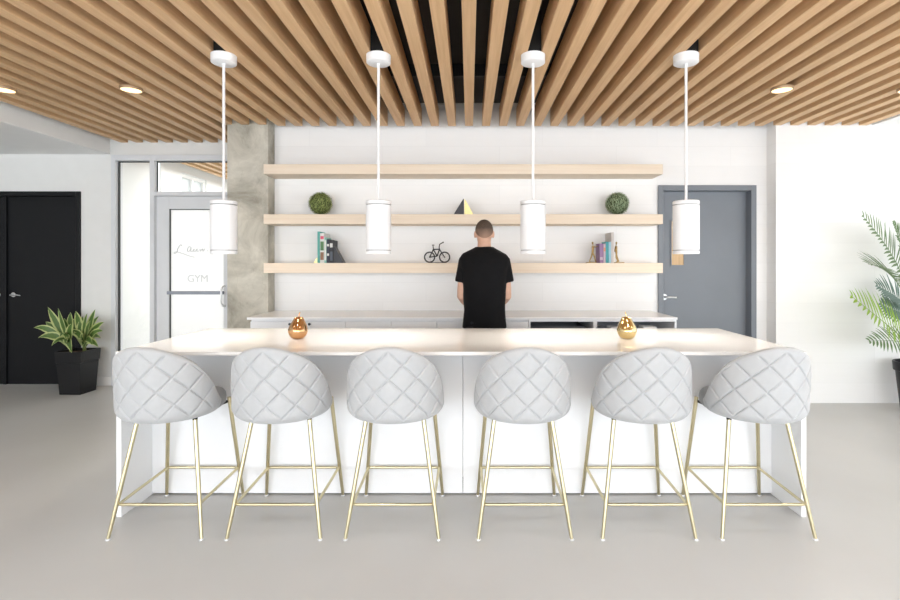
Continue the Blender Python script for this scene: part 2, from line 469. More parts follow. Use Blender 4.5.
tube(b, [(hx, YW + .07, hz), (hx, YW + .022, hz), (hx + .012, YW + .012, hz), (hx + .05, YW + .012, hz), (hx + .105, YW + .014, hz - .003)], [.011, .011, .011, .010, .008], 12)
tag(obj('door_handle', b, M['silver'], d1, angle=40), 'bright silver lever handle')

# black double door on the left
b = BM()
y0, y1 = YF - .02, YF + .12
box(b, -4.434 - .05, -4.434, y0, y1, 0, 2.217, .003, 1); box(b, -6.2, -6.15, y0, y1, 0, 2.217, .003, 1)
box(b, -6.15, -4.484, y0, y1, 2.167, 2.217, .003, 1)
d2 = struct('door_2', b, M['blackdoor'], 'black double door behind the square planter', 'door')
for x0, x1, nm in ((-5.31, -4.486, 0), (-6.148, -5.335, 1)):
    b = BM(); box(b, x0, x1, YF + .035, YF + .08, .006, 2.165, .003, 1); lf = obj('door_leaf', b, M['blackdoor'], d2)
    s = 1 if nm == 0 else -1
    cx = x0 + .075 if nm == 0 else x1 - .075
    hz = PZ(295, YF)
    b = BM()
    lathe(b, [(0, 0), (.027, 0), (.027, .008), (0, .012)], 20); bmesh.ops.transform(b, matrix=Matrix.Translation((cx, YF + .036, hz)) @ mm, verts=b.verts)
    tube(b, [(cx, YF + .03, hz), (cx, YF - .015, hz), (cx + s * .015, YF - .025, hz), (cx + s * .07, YF - .025, hz + .004), (cx + s * .13, YF - .022, hz - .006)], [.01, .01, .01, .009, .007], 12)
    tag(obj('door_handle', b, M['chrome'], lf, angle=40), 'polished chrome lever handle')
b = BM(); box(b, -5.34, -5.305, YF + .012, YF + .04, .006, 2.165, .003, 1); obj('astragal', b, M['blackdoor'], d2)

# ------------------------------------------------------------------ glass front and gym door
fy0, fy1 = YF - .03, YF + .10
b = BM()
box(b, -4.072, -4.026, fy0, fy1, 0, 2.632, .002, 1)             # jamb
box(b, -3.634, -3.580, fy0, fy1, 0, 2.632, .002, 1)            # mullion
box(b, -4.026, -3.634, fy0, fy1, 2.567, 2.632, .002, 1); box(b, -3.580, -2.60, fy0, fy1, 2.567, 2.632, .002, 1)
box(b, -4.026, -3.634, fy0, fy1, 0, .1, .002, 1)
box(b, -3.580, -2.60, fy0, fy1, 2.165, 2.213, .002, 1)         # transom bar
box(b, -2.60, -2.55, fy0, fy1, 0, 2.567, .002, 1)
gf = struct('window_4', b, M['alu'], 'grey framed glass front left of the concrete pillar', 'window')
b = BM(); box(b, -4.02, -3.634, YF + .03, YF + .04, .1, 2.56); tag(obj('glass_pane', b, M['glass'], gf), 'tall clear side pane')
b = BM(); box(b, -3.567, -2.60, YF + .03, YF + .04, 2.213, 2.567); tag(obj('glass_pane', b, M['glass'], gf), 'clear pane above the door')
b = BM()
box(b, -4.026, -4.013, YF + .022, YF + .045, .1, 2.567); box(b, -4.013, -3.634, YF + .022, YF + .045, 2.555, 2.567)
box(b, -3.580, -3.569, YF + .022, YF + .045, 2.213, 2.567); box(b, -3.569, -2.6, YF + .022, YF + .045, 2.555, 2.567)
obj('glazing_gasket', b, M['gasket'], gf)
b = BM()
gx0, gx1, gz0, gz1 = PX(169.5, YF), PX(224, YF), .28, PZ(209, YF)
dx0, dx1 = -3.562, -2.605
box(b, dx0, gx0, YF - .01, YF + .04, .006, 2.16, .002, 1); box(b, gx1, dx1, YF - .01, YF + .04, .006, 2.16, .002, 1)
box(b, gx0, gx1, YF - .01, YF + .04, gz1, 2.16, .002, 1); box(b, gx0, gx1, YF - .01, YF + .04, .006, gz0, .002, 1)
d3 = struct('door_3', b, M['alu'], 'grey framed frosted glass gym door', 'door')
b = BM(); box(b, gx0, gx1, YF + .012, YF + .02, gz0, gz1); pane = obj('frosted_pane', b, M['frost'], d3)
b = BM(); box(b, gx0, gx0 + .01, YF, YF + .03, gz0, gz1); box(b, gx0, gx1, YF, YF + .03, gz1 - .008, gz1); obj('glazing_gasket', b, M['gasket'], d3)
b = BM(); box(b, gx0 - .01, gx1 + .01, YF - .04, YF - .015, PZ(294.3, YF), PZ(291, YF), .004, 2); tag(obj('push_bar', b, mat('bar_grey', (150, 155, 165), .4, .2), d3), 'grey push bar across the glass')
b = BM(); hx = -2.79
tube(b, [(hx, YF - .01, 1.137), (hx, YF - .05, 1.132), (hx - .012, YF - .062, 1.10), (hx - .012, YF - .062, .945), (hx, YF - .05, .913), (hx, YF - .01, .908)], .011, 12)
tag(obj('pull_handle', b, M['silver'], d3, smooth=True), 'curved silver pull handle')
cu = bpy.data.curves.new('gym_text', 'FONT'); cu.body = 'GYM'; cu.size = .118; cu.extrude = .001; cu.resolution_u = 3; cu.space_character = .95
tx = bpy.data.objects.new('gym_text', cu); COL.objects.link(tx)
bpy.context.view_layer.update()
me = bpy.data.meshes.new_from_object(tx.evaluated_get(bpy.context.evaluated_depsgraph_get()))
bpy.data.objects.remove(tx)
me.materials.append(M['etch'])
tx = bpy.data.objects.new('lettering', me); COL.objects.link(tx); tx.parent = d3
tx.rotation_euler = (PI / 2, 0, 0); tx.location = (PX(186.5, YF), YF + .0105, PZ(282, YF))
tx['label'] = 'pale grey letters GYM'
def scr(pts): return [(PX(x, YF), YF + .0105, PZ(y, YF)) for x, y in pts]
def smoothpts(p, n=6):
    p = [Vector(q) for q in p]; out = []
    for i in range(len(p) - 1):
        a, b_, c, d = p[max(i - 1, 0)], p[i], p[i + 1], p[min(i + 2, len(p) - 1)]
        for k in range(n):
            t = k / n
            out.append(.5 * ((2 * b_) + (c - a) * t + (2 * a - 5 * b_ + 4 * c - d) * t * t + (3 * b_ - a - 3 * c + d) * t ** 3))
    out.append(p[-1]); return out
b = BM()
for st in ([(181.5, 246), (180, 244.8), (177.5, 248), (176.3, 252), (174.2, 253.6), (173.8, 252.2), (176.5, 251.8), (182, 253.6), (189, 256), (194, 257.2)],
           [(190.5, 247.4), (188.6, 246.6), (187, 249), (187.4, 251.6), (189.4, 250.4), (190.6, 247.6), (190.2, 251.2), (191.8, 251.4), (193.6, 248.8)],
           [(193.6, 248.8), (193.2, 251.4), (195, 251.2), (196.6, 248.8), (196.5, 251.4), (198.4, 250.8)],
           [(199.4, 248.8), (200, 251.2), (202, 248.8), (202.6, 251.2), (204.6, 248.6)], [(206.8, 250.4), (207.6, 251.2)]):
    tube(b, smoothpts(scr(st)), .0048, 6)
tag(obj('script_lettering', b, M['etch'], d3, smooth=True), 'pale handwritten script lettering')

# ------------------------------------------------------------------ shelves
SY = 4.95
for (zt, th), lab in zip(((PZ(164.2, SY), .095), (PZ(214.2, SY), .095), (1.40, .098)),
                         ('pale maple floating shelf, empty topmost of the three', 'pale maple floating shelf, the middle one holding two green balls', 'pale maple floating shelf, the lowest, holding books and a small bicycle')):
    b = BM(); box(b, -1.995, 1.883, SY, YW - .019, zt - th, zt, .002, 1)
    o = obj('floating_shelf', b, M['shelf']); tag(o, lab, 'shelf', 'floating shelves on the back wall')
Z2, Z3 = PZ(214.2, SY), 1.40

# ------------------------------------------------------------------ island
IY0, IY1, IX0, IX1, IH = 2.805, 3.81, -1.945, 1.86, .912
PY = 3.083
b = BM(); box(b, IX0, IX1, IY0, IY1, IH - .021, IH, .002, 2)
tag(obj('island_countertop', b, M['quartz']), 'long thin white quartz countertop on the island', 'countertop')
isl = thing('kitchen_island', 'long white kitchen island base behind the six bar stools', 'kitchen island', (0, 0, 0))
zt = IH - .0215
for x0, x1 in ((IX0 + .002, IX0 + .030), (IX1 - .030, IX1 - .002)):
    b = BM(); box(b, x0, x1, IY0 + .003, IY1 - .003, 0, zt, .002, 1); obj('end_panel', b, M['lacquer'], isl)
seam = -.037
for x0, x1 in ((IX0 + .030, seam - .0015), (seam + .0015, IX1 - .030)):
    b = BM(); box(b, x0, x1, PY, PY + .02, .008, zt, .0015, 1); obj('front_panel', b, M['lacquer'], isl)
b = BM(); box(b, IX0 + .03, IX1 - .03, PY + .02, IY1 - .03, .1, zt, 0); obj('carcass', b, M['lacquer'], isl)
b = BM(); box(b, IX0 + .03, IX1 - .03, PY + .035, IY1 - .08, 0, .1, 0); obj('toe_kick', b, M['black'], isl)
for i in range(6):
    w_ = (IX1 - IX0 - .06) / 6; x0 = IX0 + .03 + i * w_
    b = BM(); box(b, x0 + .002, x0 + w_ - .002, IY1 - .03, IY1 - .008, .105, zt - .004, .002, 1); dr = obj('door', b, M['lacquer'], isl)

# ------------------------------------------------------------------ back counter
CY0, CH = 4.566, .912
b = BM(); box(b, -1.99, 1.868, CY0, YW - .019, CH - .021, CH, .002, 1)
tag(obj('back_countertop', b, mat('white_solid_surface', (249, 250, 252), .2, var=.004)), 'white countertop below the shelves behind the man', 'countertop')
edges = [-1.97, -1.52, -1.11, -.70, -.289, .12, .535]
labs = ['white drawer cabinet with one dark knob, next to the concrete pillar', 'white drawer cabinet with one dark knob, second from the concrete pillar',
        'plain white drawer cabinet, third from the concrete pillar', 'plain white drawer cabinet, fourth from the concrete pillar',
        'plain white drawer cabinet directly left of the man', 'plain white drawer cabinet at the man\'s right hand']
ct = CH - .0215
for i in range(6):
    x0, x1 = edges[i], edges[i + 1]
    t = thing('base_cabinet', labs[i], 'cabinet', ((x0 + x1) / 2, CY0, 0), 0, 'drawer cabinets under the back counter')
    h = (x1 - x0) / 2
    b = BM(); box(b, -h + .0008, h - .0008, .05, .66, .1, ct - .001); box(b, -h + .0008, h - .0008, .09, .62, 0, .1); obj('carcass', b, M['lacquer'], t)
    for j, (z0, z1) in enumerate(((.72, .872), (.42, .716), (.11, .416))):
        b = BM(); box(b, -h + .002, h - .002, .022, .049, z0, z1, .002, 1); d = obj('drawer', b, M['lacquer'], t)
        if j == 0 and i in (0, 1):
            kx = h - .088 if i == 0 else -h + .088
            b = BM(); lathe(b, [(0, 0), (.006, 0), (.006, .008), (.011, .011), (.012, .018), (0, .021)], 16)
            bmesh.ops.transform(b, matrix=Matrix.Translation((kx, .022, PZ(324.3, CY0) )) @ mm, verts=b.verts)
            tag(obj('knob', b, mat('dark_knob', (66, 72, 84), .3, .7), d, smooth=True), 'small dark round knob')
for x0, x1, lab, mt in ((.537, 1.135, 'open white shelf cabinet with a dark interior, right of the man', 'lacquer'), (1.136, 1.866, 'open white shelf cabinet at the end beside the grey door', 'lacquer')):
    t = thing('open_cabinet', lab, 'cabinet', ((x0 + x1) / 2, CY0, 0), 0, 'open cabinets under the back counter')
    h = (x1 - x0) / 2
    dark = x0 < 1
    for nm, a in (('side_panel', (-h, -h + .016, .02, .66, 0, ct - .001)), ('side_panel', (h - .016, h, .02, .66, 0, ct - .001)), ('bottom_panel', (-h + .016, h - .016, .03, .66, .09, .11)),
                  ('shelf', (-h + .016, h - .016, .04, .64, .74, .758)), ('shelf', (-h + .016, h - .016, .04, .64, .42, .438)), ('top_panel', (-h + .016, h - .016, .02, .66, ct - .018, ct - .001))):
        b = BM(); box(b, *a, .001, 1); obj(nm, b, M['lacquer'], t)
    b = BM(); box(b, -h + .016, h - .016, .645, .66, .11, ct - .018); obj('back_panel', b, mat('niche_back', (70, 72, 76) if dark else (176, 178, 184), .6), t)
    if dark:
        tag_ = None
        o = thing('serving_tray', 'dark grey tray lying in the open cabinet by the man', 'tray', ((x0 + x1) / 2 - .02, CY0 + .28, .7585))
        b = BM(); box(b, -.25, .25, -.18, .18, 0, .012, .004, 2); obj('tray_base', b, mat('tray_grey', (72, 74, 78), .5), o)
        b = BM()
        for a in ((-.25, -.242, -.18, .18), (.242, .25, -.18, .18), (-.242, .242, -.18, -.172), (-.242, .242, .172, .18)): box(b, *a, .012, .062, .002, 1)
        obj('rim', b, mat('tray_rim', (88, 90, 95), .5), o)
    else:
        for px, w_, hh, lab in ((648, .12, .05, 'low white storage box in the open cabinet beside the grey door'), (614, .08, .045, 'small white storage box in the open cabinet right of the dark one')):
            o = thing('storage_box', lab, 'box', (PX(px, CY0 + .12), CY0 + .14, .7585))
            b = BM(); box(b, -w_ / 2, w_ / 2, -.07, .07, 0, hh, .006, 2); obj('body', b, M['white'], o)
            b = BM(); box(b, -w_ / 2 - .003, w_ / 2 + .003, -.073, .073, hh, hh + .012, .003, 2); obj('lid', b, M['white'], o)

# ------------------------------------------------------------------ bar stools
def interp(x, tab):
    for (a, va), (c, vc) in zip(tab, tab[1:]):
        if x <= c:
            t = (x - a) / (c - a); t = t * t * (3 - 2 * t) * .25 + t * .75
            return va + (vc - va) * t
    return tab[-1][1]
TH_M = math.radians(96)
ZT = [(0, .990), (12, .986), (24, .970), (40, .940), (56, .894), (70, .828), (80, .768), (90, .700), (98, .655), (113, .640)]
def ztop(th):
    a = abs(math.degrees(th))
    return sum(interp(max(0, min(113, abs(a + k))), ZT) for k in (-4, -2, 0, 2, 4)) / 5 + .007
def shell_mesh():
    b = BM()
    A, B, cy, zb = .255, .244, -.098, .602
    nu, nv = 240, 104
    T = .046
    def pt(th, z, off):
        """point on the shell at angle th and height z, off metres inside (+) the outer face"""
        dz = z - zb
        rb = .062
        k = 1.0
        if dz < rb: k = 1 - .22 * (1 - math.sqrt(max(0, 1 - ((rb - dz) / rb) ** 2)))
        lean = .14 * max(0, dz - .05) * max(0, math.cos(th)) ** .7
        x = (A * k) * math.sin(th); y = -(B * k + lean) * math.cos(th)
        nx, ny = math.sin(th) / A, -math.cos(th) / B
        l = math.hypot(nx, ny); nx, ny = nx / l, ny / l
        return Vector((x - nx * off, cy + y - ny * off, z))
    rows = []
    nr = 10
    ni = 16
    for i in range(nu + 1):
        th = -TH_M + 2 * TH_M * i / nu
        zt_ = ztop(th); row = []
        arm = max(0.0, min(1.0, (TH_M - abs(th)) / math.radians(14)))
        tt = T * (.35 + .65 * math.sqrt(max(0, 1 - (1 - arm) ** 2)))
        rtop = tt / 2
        # outer face
        for j in range(nv + 1):
            z = zb + (zt_ - rtop * .9 - zb) * j / nv
            s = th * .26
            p, q = s / .146 + (z - .70) / .137, s / .146 - (z - .70) / .137
            dp, dq = abs(p - round(p)), abs(q - round(q))
            kk = .100
            g = max(math.exp(-(dp * kk / .0034) ** 2), math.exp(-(dq * kk / .0034) ** 2))
            puff = (abs(math.sin(PI * p) * math.sin(PI * q))) ** .5
            fade = min(1, max(0, (zt_ - z - .018) / .02)) * min(1, max(0, (z - zb - .012) / .03)) * min(1, arm * 1.4)
            row.append(pt(th, z, fade * (g * .0085 - puff * .0025)))
        # rounded top edge
        for j in range(1, nr):
            a = PI * j / nr
            row.append(pt(th, zt_ - rtop * .9 + rtop * .9 * math.sin(a), rtop - rtop * math.cos(a)))
        # inner face
        for j in range(ni + 1):
            z = zt_ - rtop * .9 - (zt_ - rtop * .9 - .635) * j / ni
            row.append(pt(th, max(z, .625), tt))
        rows.append([b.verts.new(v) for v in row])
    for r0, r1 in zip(rows, rows[1:]):
        for j in range(len(r0) - 1):
            b.faces.new((r0[j], r1[j], r1[j + 1], r0[j + 1]))
    b.faces.new(rows[0]); b.faces.new(list(reversed(rows[-1])))
    # underside
    c = b.verts.new((0, cy + .0, zb + .002))
    for r0, r1 in zip(rows, rows[1:]):
        b.faces.new((r0[0], c, r1[0]))
    return b
def seat_bm():
    b = BM(); n = 48; prof = [(.0, .592), (.75, .592), (.93, .598), (.99, .612), (1.0, .638), (.985, .660), (.93, .676), (.8, .684), (.5, .687), (0, .688)]
    rings = []
    for r, z in prof:
        ring = []
        if r == 0: rings.append([b.verts.new((0, -.03, z))]); continue
        for k in range(n):
            a = 2 * PI * k / n
            cx, sy = math.cos(a), math.sin(a)
            e = .74
            x = .216 * r * math.copysign(abs(cx) ** e, cx) * (1 if sy > -.0 else 1 - .10 * abs(sy)); y = .240 * r * math.copysign(abs(sy) ** e, sy)
            ring.append(b.verts.new((x, -.030 + y, z)))
        rings.append(ring)
    for a, c in zip(rings, rings[1:]):
        for k in range(n):
            k2 = (k + 1) % n
            if len(a) == 1: b.faces.new((a[0], c[k2], c[k]))
            elif len(c) == 1: b.faces.new((a[k], a[k2], c[0]))
            else: b.faces.new((a[k], a[k2], c[k2], c[k]))
    return b
def make_stool(loc, label):
    t = thing('bar_stool', label, 'bar stool', loc, 0, 'quilted bar stools along the island')
    obj('backrest', shell_mesh(), M['fabric'], t, smooth=True)
    tag(obj('seat', seat_bm(), M['fabricd'], t, smooth=True), 'darker grey rounded seat pad')
    b = BM(); tube(b, [(-.14, -.13, .588), (.14, -.13, .588), (.17, .17, .588), (-.17, .17, .588)], .008, 8, closed=True)
    obj('seat_frame', b, M['black'], t, smooth=True)
    for sx in (-1, 1):
        for top, bot in (((.148, -.14, .598), (.236, -.243, .006)), ((.178, .178, .612), (.23, .247, .006))):
            tp = Vector((sx * top[0], top[1], top[2])); bt = Vector((sx * bot[0], bot[1], bot[2]))
            b = BM(); tube(b, [bt, bt.lerp(tp, .3), tp], [.0085, .0105, .0115], 14); lg = obj('leg', b, M['brass'], t, smooth=False, angle=50)
            b = BM(); lathe(b, [(0, 0), (.011, 0), (.013, .003), (.012, .007), (.008, .009), (0, .009)], 16, (bt.x, bt.y, 0)); tag(obj('foot_glide', b, M['silver'], lg, smooth=True), 'small clear foot glide')
            if top[1] > 0: continue
            b = BM(); tube(b, [tp.lerp(bt, .012), tp.lerp(bt, .034)], .0125, 14); tag(obj('leg_bracket', b, M['black'], lg, angle=50), 'short black bracket')
    # footrest ring with rounded corners
    f = .175 / .592
    n_ = (.236 - .088 * f - .004, -.243 + .103 * f + .0); r_ = (.23 - .052 * f - .004, .247 - .069 * f)
    cor = [Vector((-n_[0], n_[1], .165)), Vector((n_[0], n_[1], .165)), Vector((r_[0], r_[1], .179)), Vector((-r_[0], r_[1], .179))]
    pts = []
    for i in range(4):
        p, a, c = cor[i], cor[i - 1], cor[(i + 1) % 4]
        d1_, d2_ = (a - p).normalized() * .022, (c - p).normalized() * .022
        for k in range(6):
            u = k / 5; pts.append((p + d1_) * (1 - u) ** 2 + p * 2 * u * (1 - u) + (p + d2_) * u * u)
    b = BM(); tube(b, pts, .0078, 10, closed=True); obj('footrest', b, M['brass'], t, smooth=True)
    return t
SYO = 2.82
xs = [-1.588, -.988, -.389, .283, .911, 1.515]
sl = ['grey quilted bar stool, first from the end by the black door', 'grey quilted bar stool, second from the end by the black door',
      'grey quilted bar stool, third from the end by the black door', 'grey quilted bar stool just right of the man, fourth in the row',
      'grey quilted bar stool, second from the end by the palm', 'grey quilted bar stool at the end of the row by the palm']
st0 = make_stool((xs[0], SYO, 0), sl[0])

for i in range(1, 6):
    dup(st0, (xs[i], SYO, 0), sl[i], rz=0)

# ------------------------------------------------------------------ pendants and downlights
PYD = 3.37
pz0, pz1 = PZ(254, PYD), PZ(201, PYD)
def make_pendant(loc, label):
    t = thing('pendant_lamp', label, 'pendant lamp', loc, 0, 'white cylinder pendants over the island')
    r = .083
    b = BM(); prof = [(.066, pz0 + .03), (.072, pz0 + .002), (r - .002, pz0), (r, pz0 + .003), (r, pz0 + .021), (r - .005, pz0 + .0215), (r - .005, pz0 + .027), (r, pz0 + .0275),
            (r, pz1 - .030), (r - .005, pz1 - .0295), (r - .005, pz1 - .024), (r, pz1 - .0235), (r, pz1 - .004), (r - .004, pz1), (.02, pz1 + .001), (0, pz1 + .001)]
    lathe(b, prof, 48); sh_ = obj('lamp_shade', b, M['pend'], t, angle=30)
    for z in (pz0 + .0243, pz1 - .0268):
        b = BM(); tube(b, [((r - .0048) * math.cos(a * PI / 24), (r - .0048) * math.sin(a * PI / 24), z) for a in range(48)], .0024, 6, closed=True)
        tag(obj('groove_ring', b, M['pendgap'], sh_, smooth=True), 'thin grey groove')
    b = BM(); lathe(b, [(0, pz0 + .028), (.066, pz0 + .028), (.066, pz0 + .034), (0, pz0 + .034)], 32); tag(obj('diffuser', b, M['emitp'], t), 'glowing warm diffuser')
    b = BM(); tube(b, [(0, 0, pz1), (0, 0, ZS - .062)], .009, 12); obj('rod', b, M['pend'], t, angle=50)
    b = BM(); lathe(b, [(0, ZS - .066), (.012, ZS - .066), (.013, ZS - .060), (.072, ZS - .059), (.079, ZS - .054), (.080, ZS - .004), (.074, ZS - .001), (0, ZS - .001)], 40); obj('canopy', b, M['pend'], t, angle=35)
    return t
px_ = [223.8, 378.5, 533, 686]
pl = ['white cylinder pendant lamp in front of the concrete pillar edge', 'white cylinder pendant lamp left of the man, before the shelves',
      'white cylinder pendant lamp right of the man, before the shelves', 'white cylinder pendant lamp in front of the grey door']
p0 = make_pendant((PX(px_[0], PYD), PYD, 0), pl[0])
for i in range(1, 4): dup(p0, (PX(px_[i], PYD), PYD, 0), pl[i])
for i in range(4):
    x = PX(px_[i], PYD)
    # black junction box that fills the gap between two slats above each canopy
    g = (math.floor(x / pitch) + .5) * pitch
    b = BM(); box(b, g - .043, g + .043, PYD - .045, PYD + .06, ZS + .0, ZC - .002, .002, 1)
    tag(obj('junction_box', b, M['black']), 'black ceiling box above the canopy of the ' + ['first pendant lamp, by the concrete pillar', 'second pendant lamp, left of the man', 'third pendant lamp, right of the man', 'fourth pendant lamp, before the grey door'][i], 'ceiling box', 'ceiling boxes above the pendants')
def make_down(loc, label):
    t = thing('ceiling_downlight', label, 'downlight', loc, 0, 'round downlights on the slats')
    b = BM(); lathe(b, [(.071, -.020), (.073, -.022), (.078, -.022), (.080, -.019), (.080, -.001), (0, -.001)], 36); obj('housing', b, M['dlring'], t, angle=40)
    b = BM(); lathe(b, [(0, -.0195), (.072, -.0195), (.072, -.012), (0, -.012)], 36); obj('lens', b, M['emitw'], t)
    return t
DY = 4.0
dl = [(-3.65, 'lit round downlight on the slats nearest the white bulkhead'), (-2.65, 'lit round downlight on the slats between bulkhead and first pendant'),
      (2.455, 'lit round downlight on the slats in front of the grey door'), (3.455, 'lit round downlight on the slats above the palm')]
d0 = make_down((dl[0][0], DY, ZS), dl[0][1])
for x, l in dl[1:]: dup(d0, (x, DY, ZS), l)

# ------------------------------------------------------------------ pears
def pear(name, loc, m, label, rz):
    t = thing(name, label, 'ornament', loc, rz, 'metallic pears on the island')
    prof = [(0, .004), (.022, .0), (.038, .004), (.052, .018), (.0605, .040), (.0615, .056), (.0560, .076), (.047, .096), (.0385, .112), (.032, .126), (.026, .136), (.018, .140), (.008, .138), (0, .134)]
    P = smoothpts([(r, 0, z) for r, z in prof], 4)
    b = BM(); lathe(b, [(max(0, p.x), p.z) for p in P], 40)
    for v in b.verts:
        a = math.atan2(v.co.y, v.co.x); k = 1 + .035 * math.sin(a * 2 + .5) * min(1, v.co.z / .08) + .02 * math.sin(a * 3)
        v.co.x *= k; v.co.y *= k
        v.co.x += .006 * max(0, (v.co.z - .07) / .07)
    body = obj('pear_body', b, m, t, smooth=True)
    b = BM(); tube(b, smoothpts([(.006, 0, .132), (.006, 0, .146), (.008, .001, .158), (.013, .002, .168)]), [.0036] * 16 + [.0036, .0042, .005][:3], 8)
    obj('stem', b, m, t, smooth=True)
    return t
pear('decorative_pear', (PX(298, 3.3), 3.3, IH), M['copper'], 'shiny copper gold pear ornament nearer the first pendant', .4)
pear('decorative_pear', (PX(627, 3.3), 3.3, IH), M['gold'], 'shiny pale gold pear ornament before the open cabinets', 2.2)

# ------------------------------------------------------------------ topiary balls
def topiary(loc, m, label, seed):
    rnd = random.Random(seed)
    t = thing('topiary_ball', label, 'topiary ball', loc, 0, 'green balls on the middle shelf')
    b = BM(); ellipsoid(b, (0, 0, .120), (.104, .104, .104), 24, 16); obj('core', b, M['core'], t, smooth=True)
    b = BM()
    n = 2200
    for i in range(n):
        z = 1 - 2 * (i + .5) / n; r = math.sqrt(1 - z * z); a = i * 2.39996 + rnd.uniform(-.1, .1)
        d = Vector((r * math.cos(a), r * math.sin(a), z))
        c = Vector((0, 0, .120)) + d * rnd.uniform(.102, .119)
        if c.z < .004: continue
        u, w = frame_of(d)
        ang = rnd.uniform(0, 2 * PI); u2 = u * math.cos(ang) + w * math.sin(ang)
        ax = (d * rnd.uniform(.1, .5) + u2).normalized(); sd = ax.cross(d).normalized()
        L_, W_ = rnd.uniform(.010, .016), rnd.uniform(.0035, .0055)
        q = [c - ax * L_ * .4, c + sd * W_, c + ax * L_ * .6, c - sd * W_]
        q = [Vector((p.x, p.y, max(p.z, .001))) for p in q]
        b.faces.new([b.verts.new(p) for p in q])
    obj('leaves', b, m, t)
    return t
topiary((PX(320.5, 5.1), 5.1, Z2), M['boxleaf'], 'round dark green boxwood ball above the dark books', 3)
topiary((PX(617.3, 5.1), 5.1, Z2), M['boxleafb'], 'round grey green boxwood ball above the purple and teal books', 4)

# ------------------------------------------------------------------ books and bookends
def book(px0, px1, h, cov, label, grp, depth=.17, y0=5.0, band=None, tilt=0):
    x0, x1 = PX(px0, y0), PX(px1, y0); w_ = (x1 - x0) / 2 - .0004
    t = thing('book', label, 'book', ((x0 + x1) / 2, y0, Z3 + .0005), 0, grp)
    b = BM(); c = min(.0025, w_ * .3)
    poly = [(-w_, 0), (-w_, depth), (-w_ + c, depth), (-w_ + c, c), (w_ - c, c), (w_ - c, depth), (w_, depth), (w_, 0)]
    lo = [b.verts.new((x, y, 0)) for x, y in poly]; hi = [b.verts.new((x, y, h)) for x, y in poly]
    b.faces.new(lo); b.faces.new(hi)
    for i in range(8): b.faces.new((lo[i], lo[(i + 1) % 8], hi[(i + 1) % 8], hi[i]))
    obj('cover', b, cov, t)
    b = BM(); box(b, -w_ + c, w_ - c, c, depth - .004, .003, h - .003); obj('pages', b, M['paper'], t)
    if band:
        for z0, z1, mt in band:
            b = BM(); box(b, -w_ * .8, w_ * .8, -.0012, .0006, h * z0, h * z1); obj('spine_band', b, mt, t)
    return t
C = dict(teal=cover('teal_cloth', (96, 176, 168)), white=cover('white_cloth', (232, 234, 230)), navy=cover('navy_cloth', (44, 52, 68)), blk=cover('black_cloth', (40, 42, 46)),
         pink=cover('pink_paper', (226, 96, 124)), green=cover('green_paper', (92, 136, 92)), brown=cover('brown_paper', (150, 112, 84)), aqua=cover('aqua_cloth', (150, 206, 194)),
         purple=cover('mauve_cloth', (150, 118, 158)), lil=cover('lilac_cloth', (202, 184, 196)), teal2=cover('deep_teal_cloth', (70, 158, 166)), sky=cover('pale_blue_cloth', (158, 200, 216)), greige=cover('greige_cloth', (206, 199, 194)),
         orange=cover('orange_paper', (222, 150, 104)), slate=cover('slate_cloth', (84, 92, 104)))
g1 = 'books by the black bookend'; g2 = 'books between the bronze figures'
book(317.4, 319.8, .308, C['teal'], 'thin tall teal book, tallest of the set by the black bookend', g1, .2)
book(320.0, 324.2, .292, C['white'], 'white book with pink and green spine beside the tall teal book', g1, .2, band=((.80, .90, C['pink']), (.42, .72, C['green']), (.1, .36, C['brown'])))
book(324.4, 326.4, .250, C['aqua'], 'slim pale aqua book in the middle of the dark set', g1, .18, band=((.1, .9, C['white']),))
book(326.6, 329.4, .232, C['navy'], 'navy blue book with pale marks beside the slim aqua one', g1, .18, band=((.70, .8, C['white']), (.3, .4, C['white'])))
book(329.6, 333.0, .224, C['blk'], 'black book with white square leaning on the black bookend', g1, .18, band=((.68, .86, C['white']), (.1, .5, C['slate'])))
book(599.6, 603.4, .190, C['purple'], 'mauve book behind the pushing bronze figure', g2, .15, band=((.15, .3, C['lil']),))
book(603.6, 605.6, .188, C['lil'], 'slim lilac book with an orange mark between mauve and teal', g2, .15, band=((.6, .8, C['orange']),))
book(605.8, 608.6, .208, C['teal2'], 'deep teal book beside the pale blue one', g2, .16)
book(608.8, 611.0, .208, C['sky'], 'pale blue book between the teal and the tall greige one', g2, .16)
book(611.2, 613.8, .300, C['greige'], 'tall greige book, tallest between the bronze figures', g2, .22)

def wedge(px0, px1, h, z, y0, y1, m, label, rise_left, grp):
    x0, x1 = PX(px0, y0), PX(px1, y0); xo = x1 if rise_left else x0
    t = thing('bookend', label, 'bookend', (xo, (y0 + y1) / 2, z + .0005), 0, grp)
    W = (x1 - x0) * (-1 if rise_left else 1); hd = (y1 - y0) / 2
    b = BM(); th = .012 * (1 if W > 0 else -1)
    prism(b, [(0, 0), (th, 0), (th, h * .93), (0, h)], -hd, hd); obj('upright_plate', b, m, t)
    b = BM(); prism(b, [(th, 0), (W, 0), (th, h * .93)], -hd * .85, hd * .85); obj('slanted_body', b, m, t)
    return t
mgold = mat('pale_gold_metal', (222, 206, 146), .35, .6)
mblk = mat('black_metal', (52, 52, 56), .4, .3)
wedge(333.4, 343.2, .165, Z3, 5.0, 5.12, mblk, 'black triangular bookend beside the black book', False, 'triangular bookends')
wedge(313.4, 317.2, .05, Z3, 5.0, 5.1, mgold, 'small gold triangular bookend beside the thin teal book', True, 'triangular bookends')
wedge(453.4, 463.9, .158, Z2, 5.0, 5.1, mblk, 'black triangular bookend above the man\'s head', True, 'triangular bookends')
wedge(464.4, 473.6, .152, Z2, 5.0, 5.1, mgold, 'pale gold triangular bookend standing against the black one', False, 'triangular bookends')

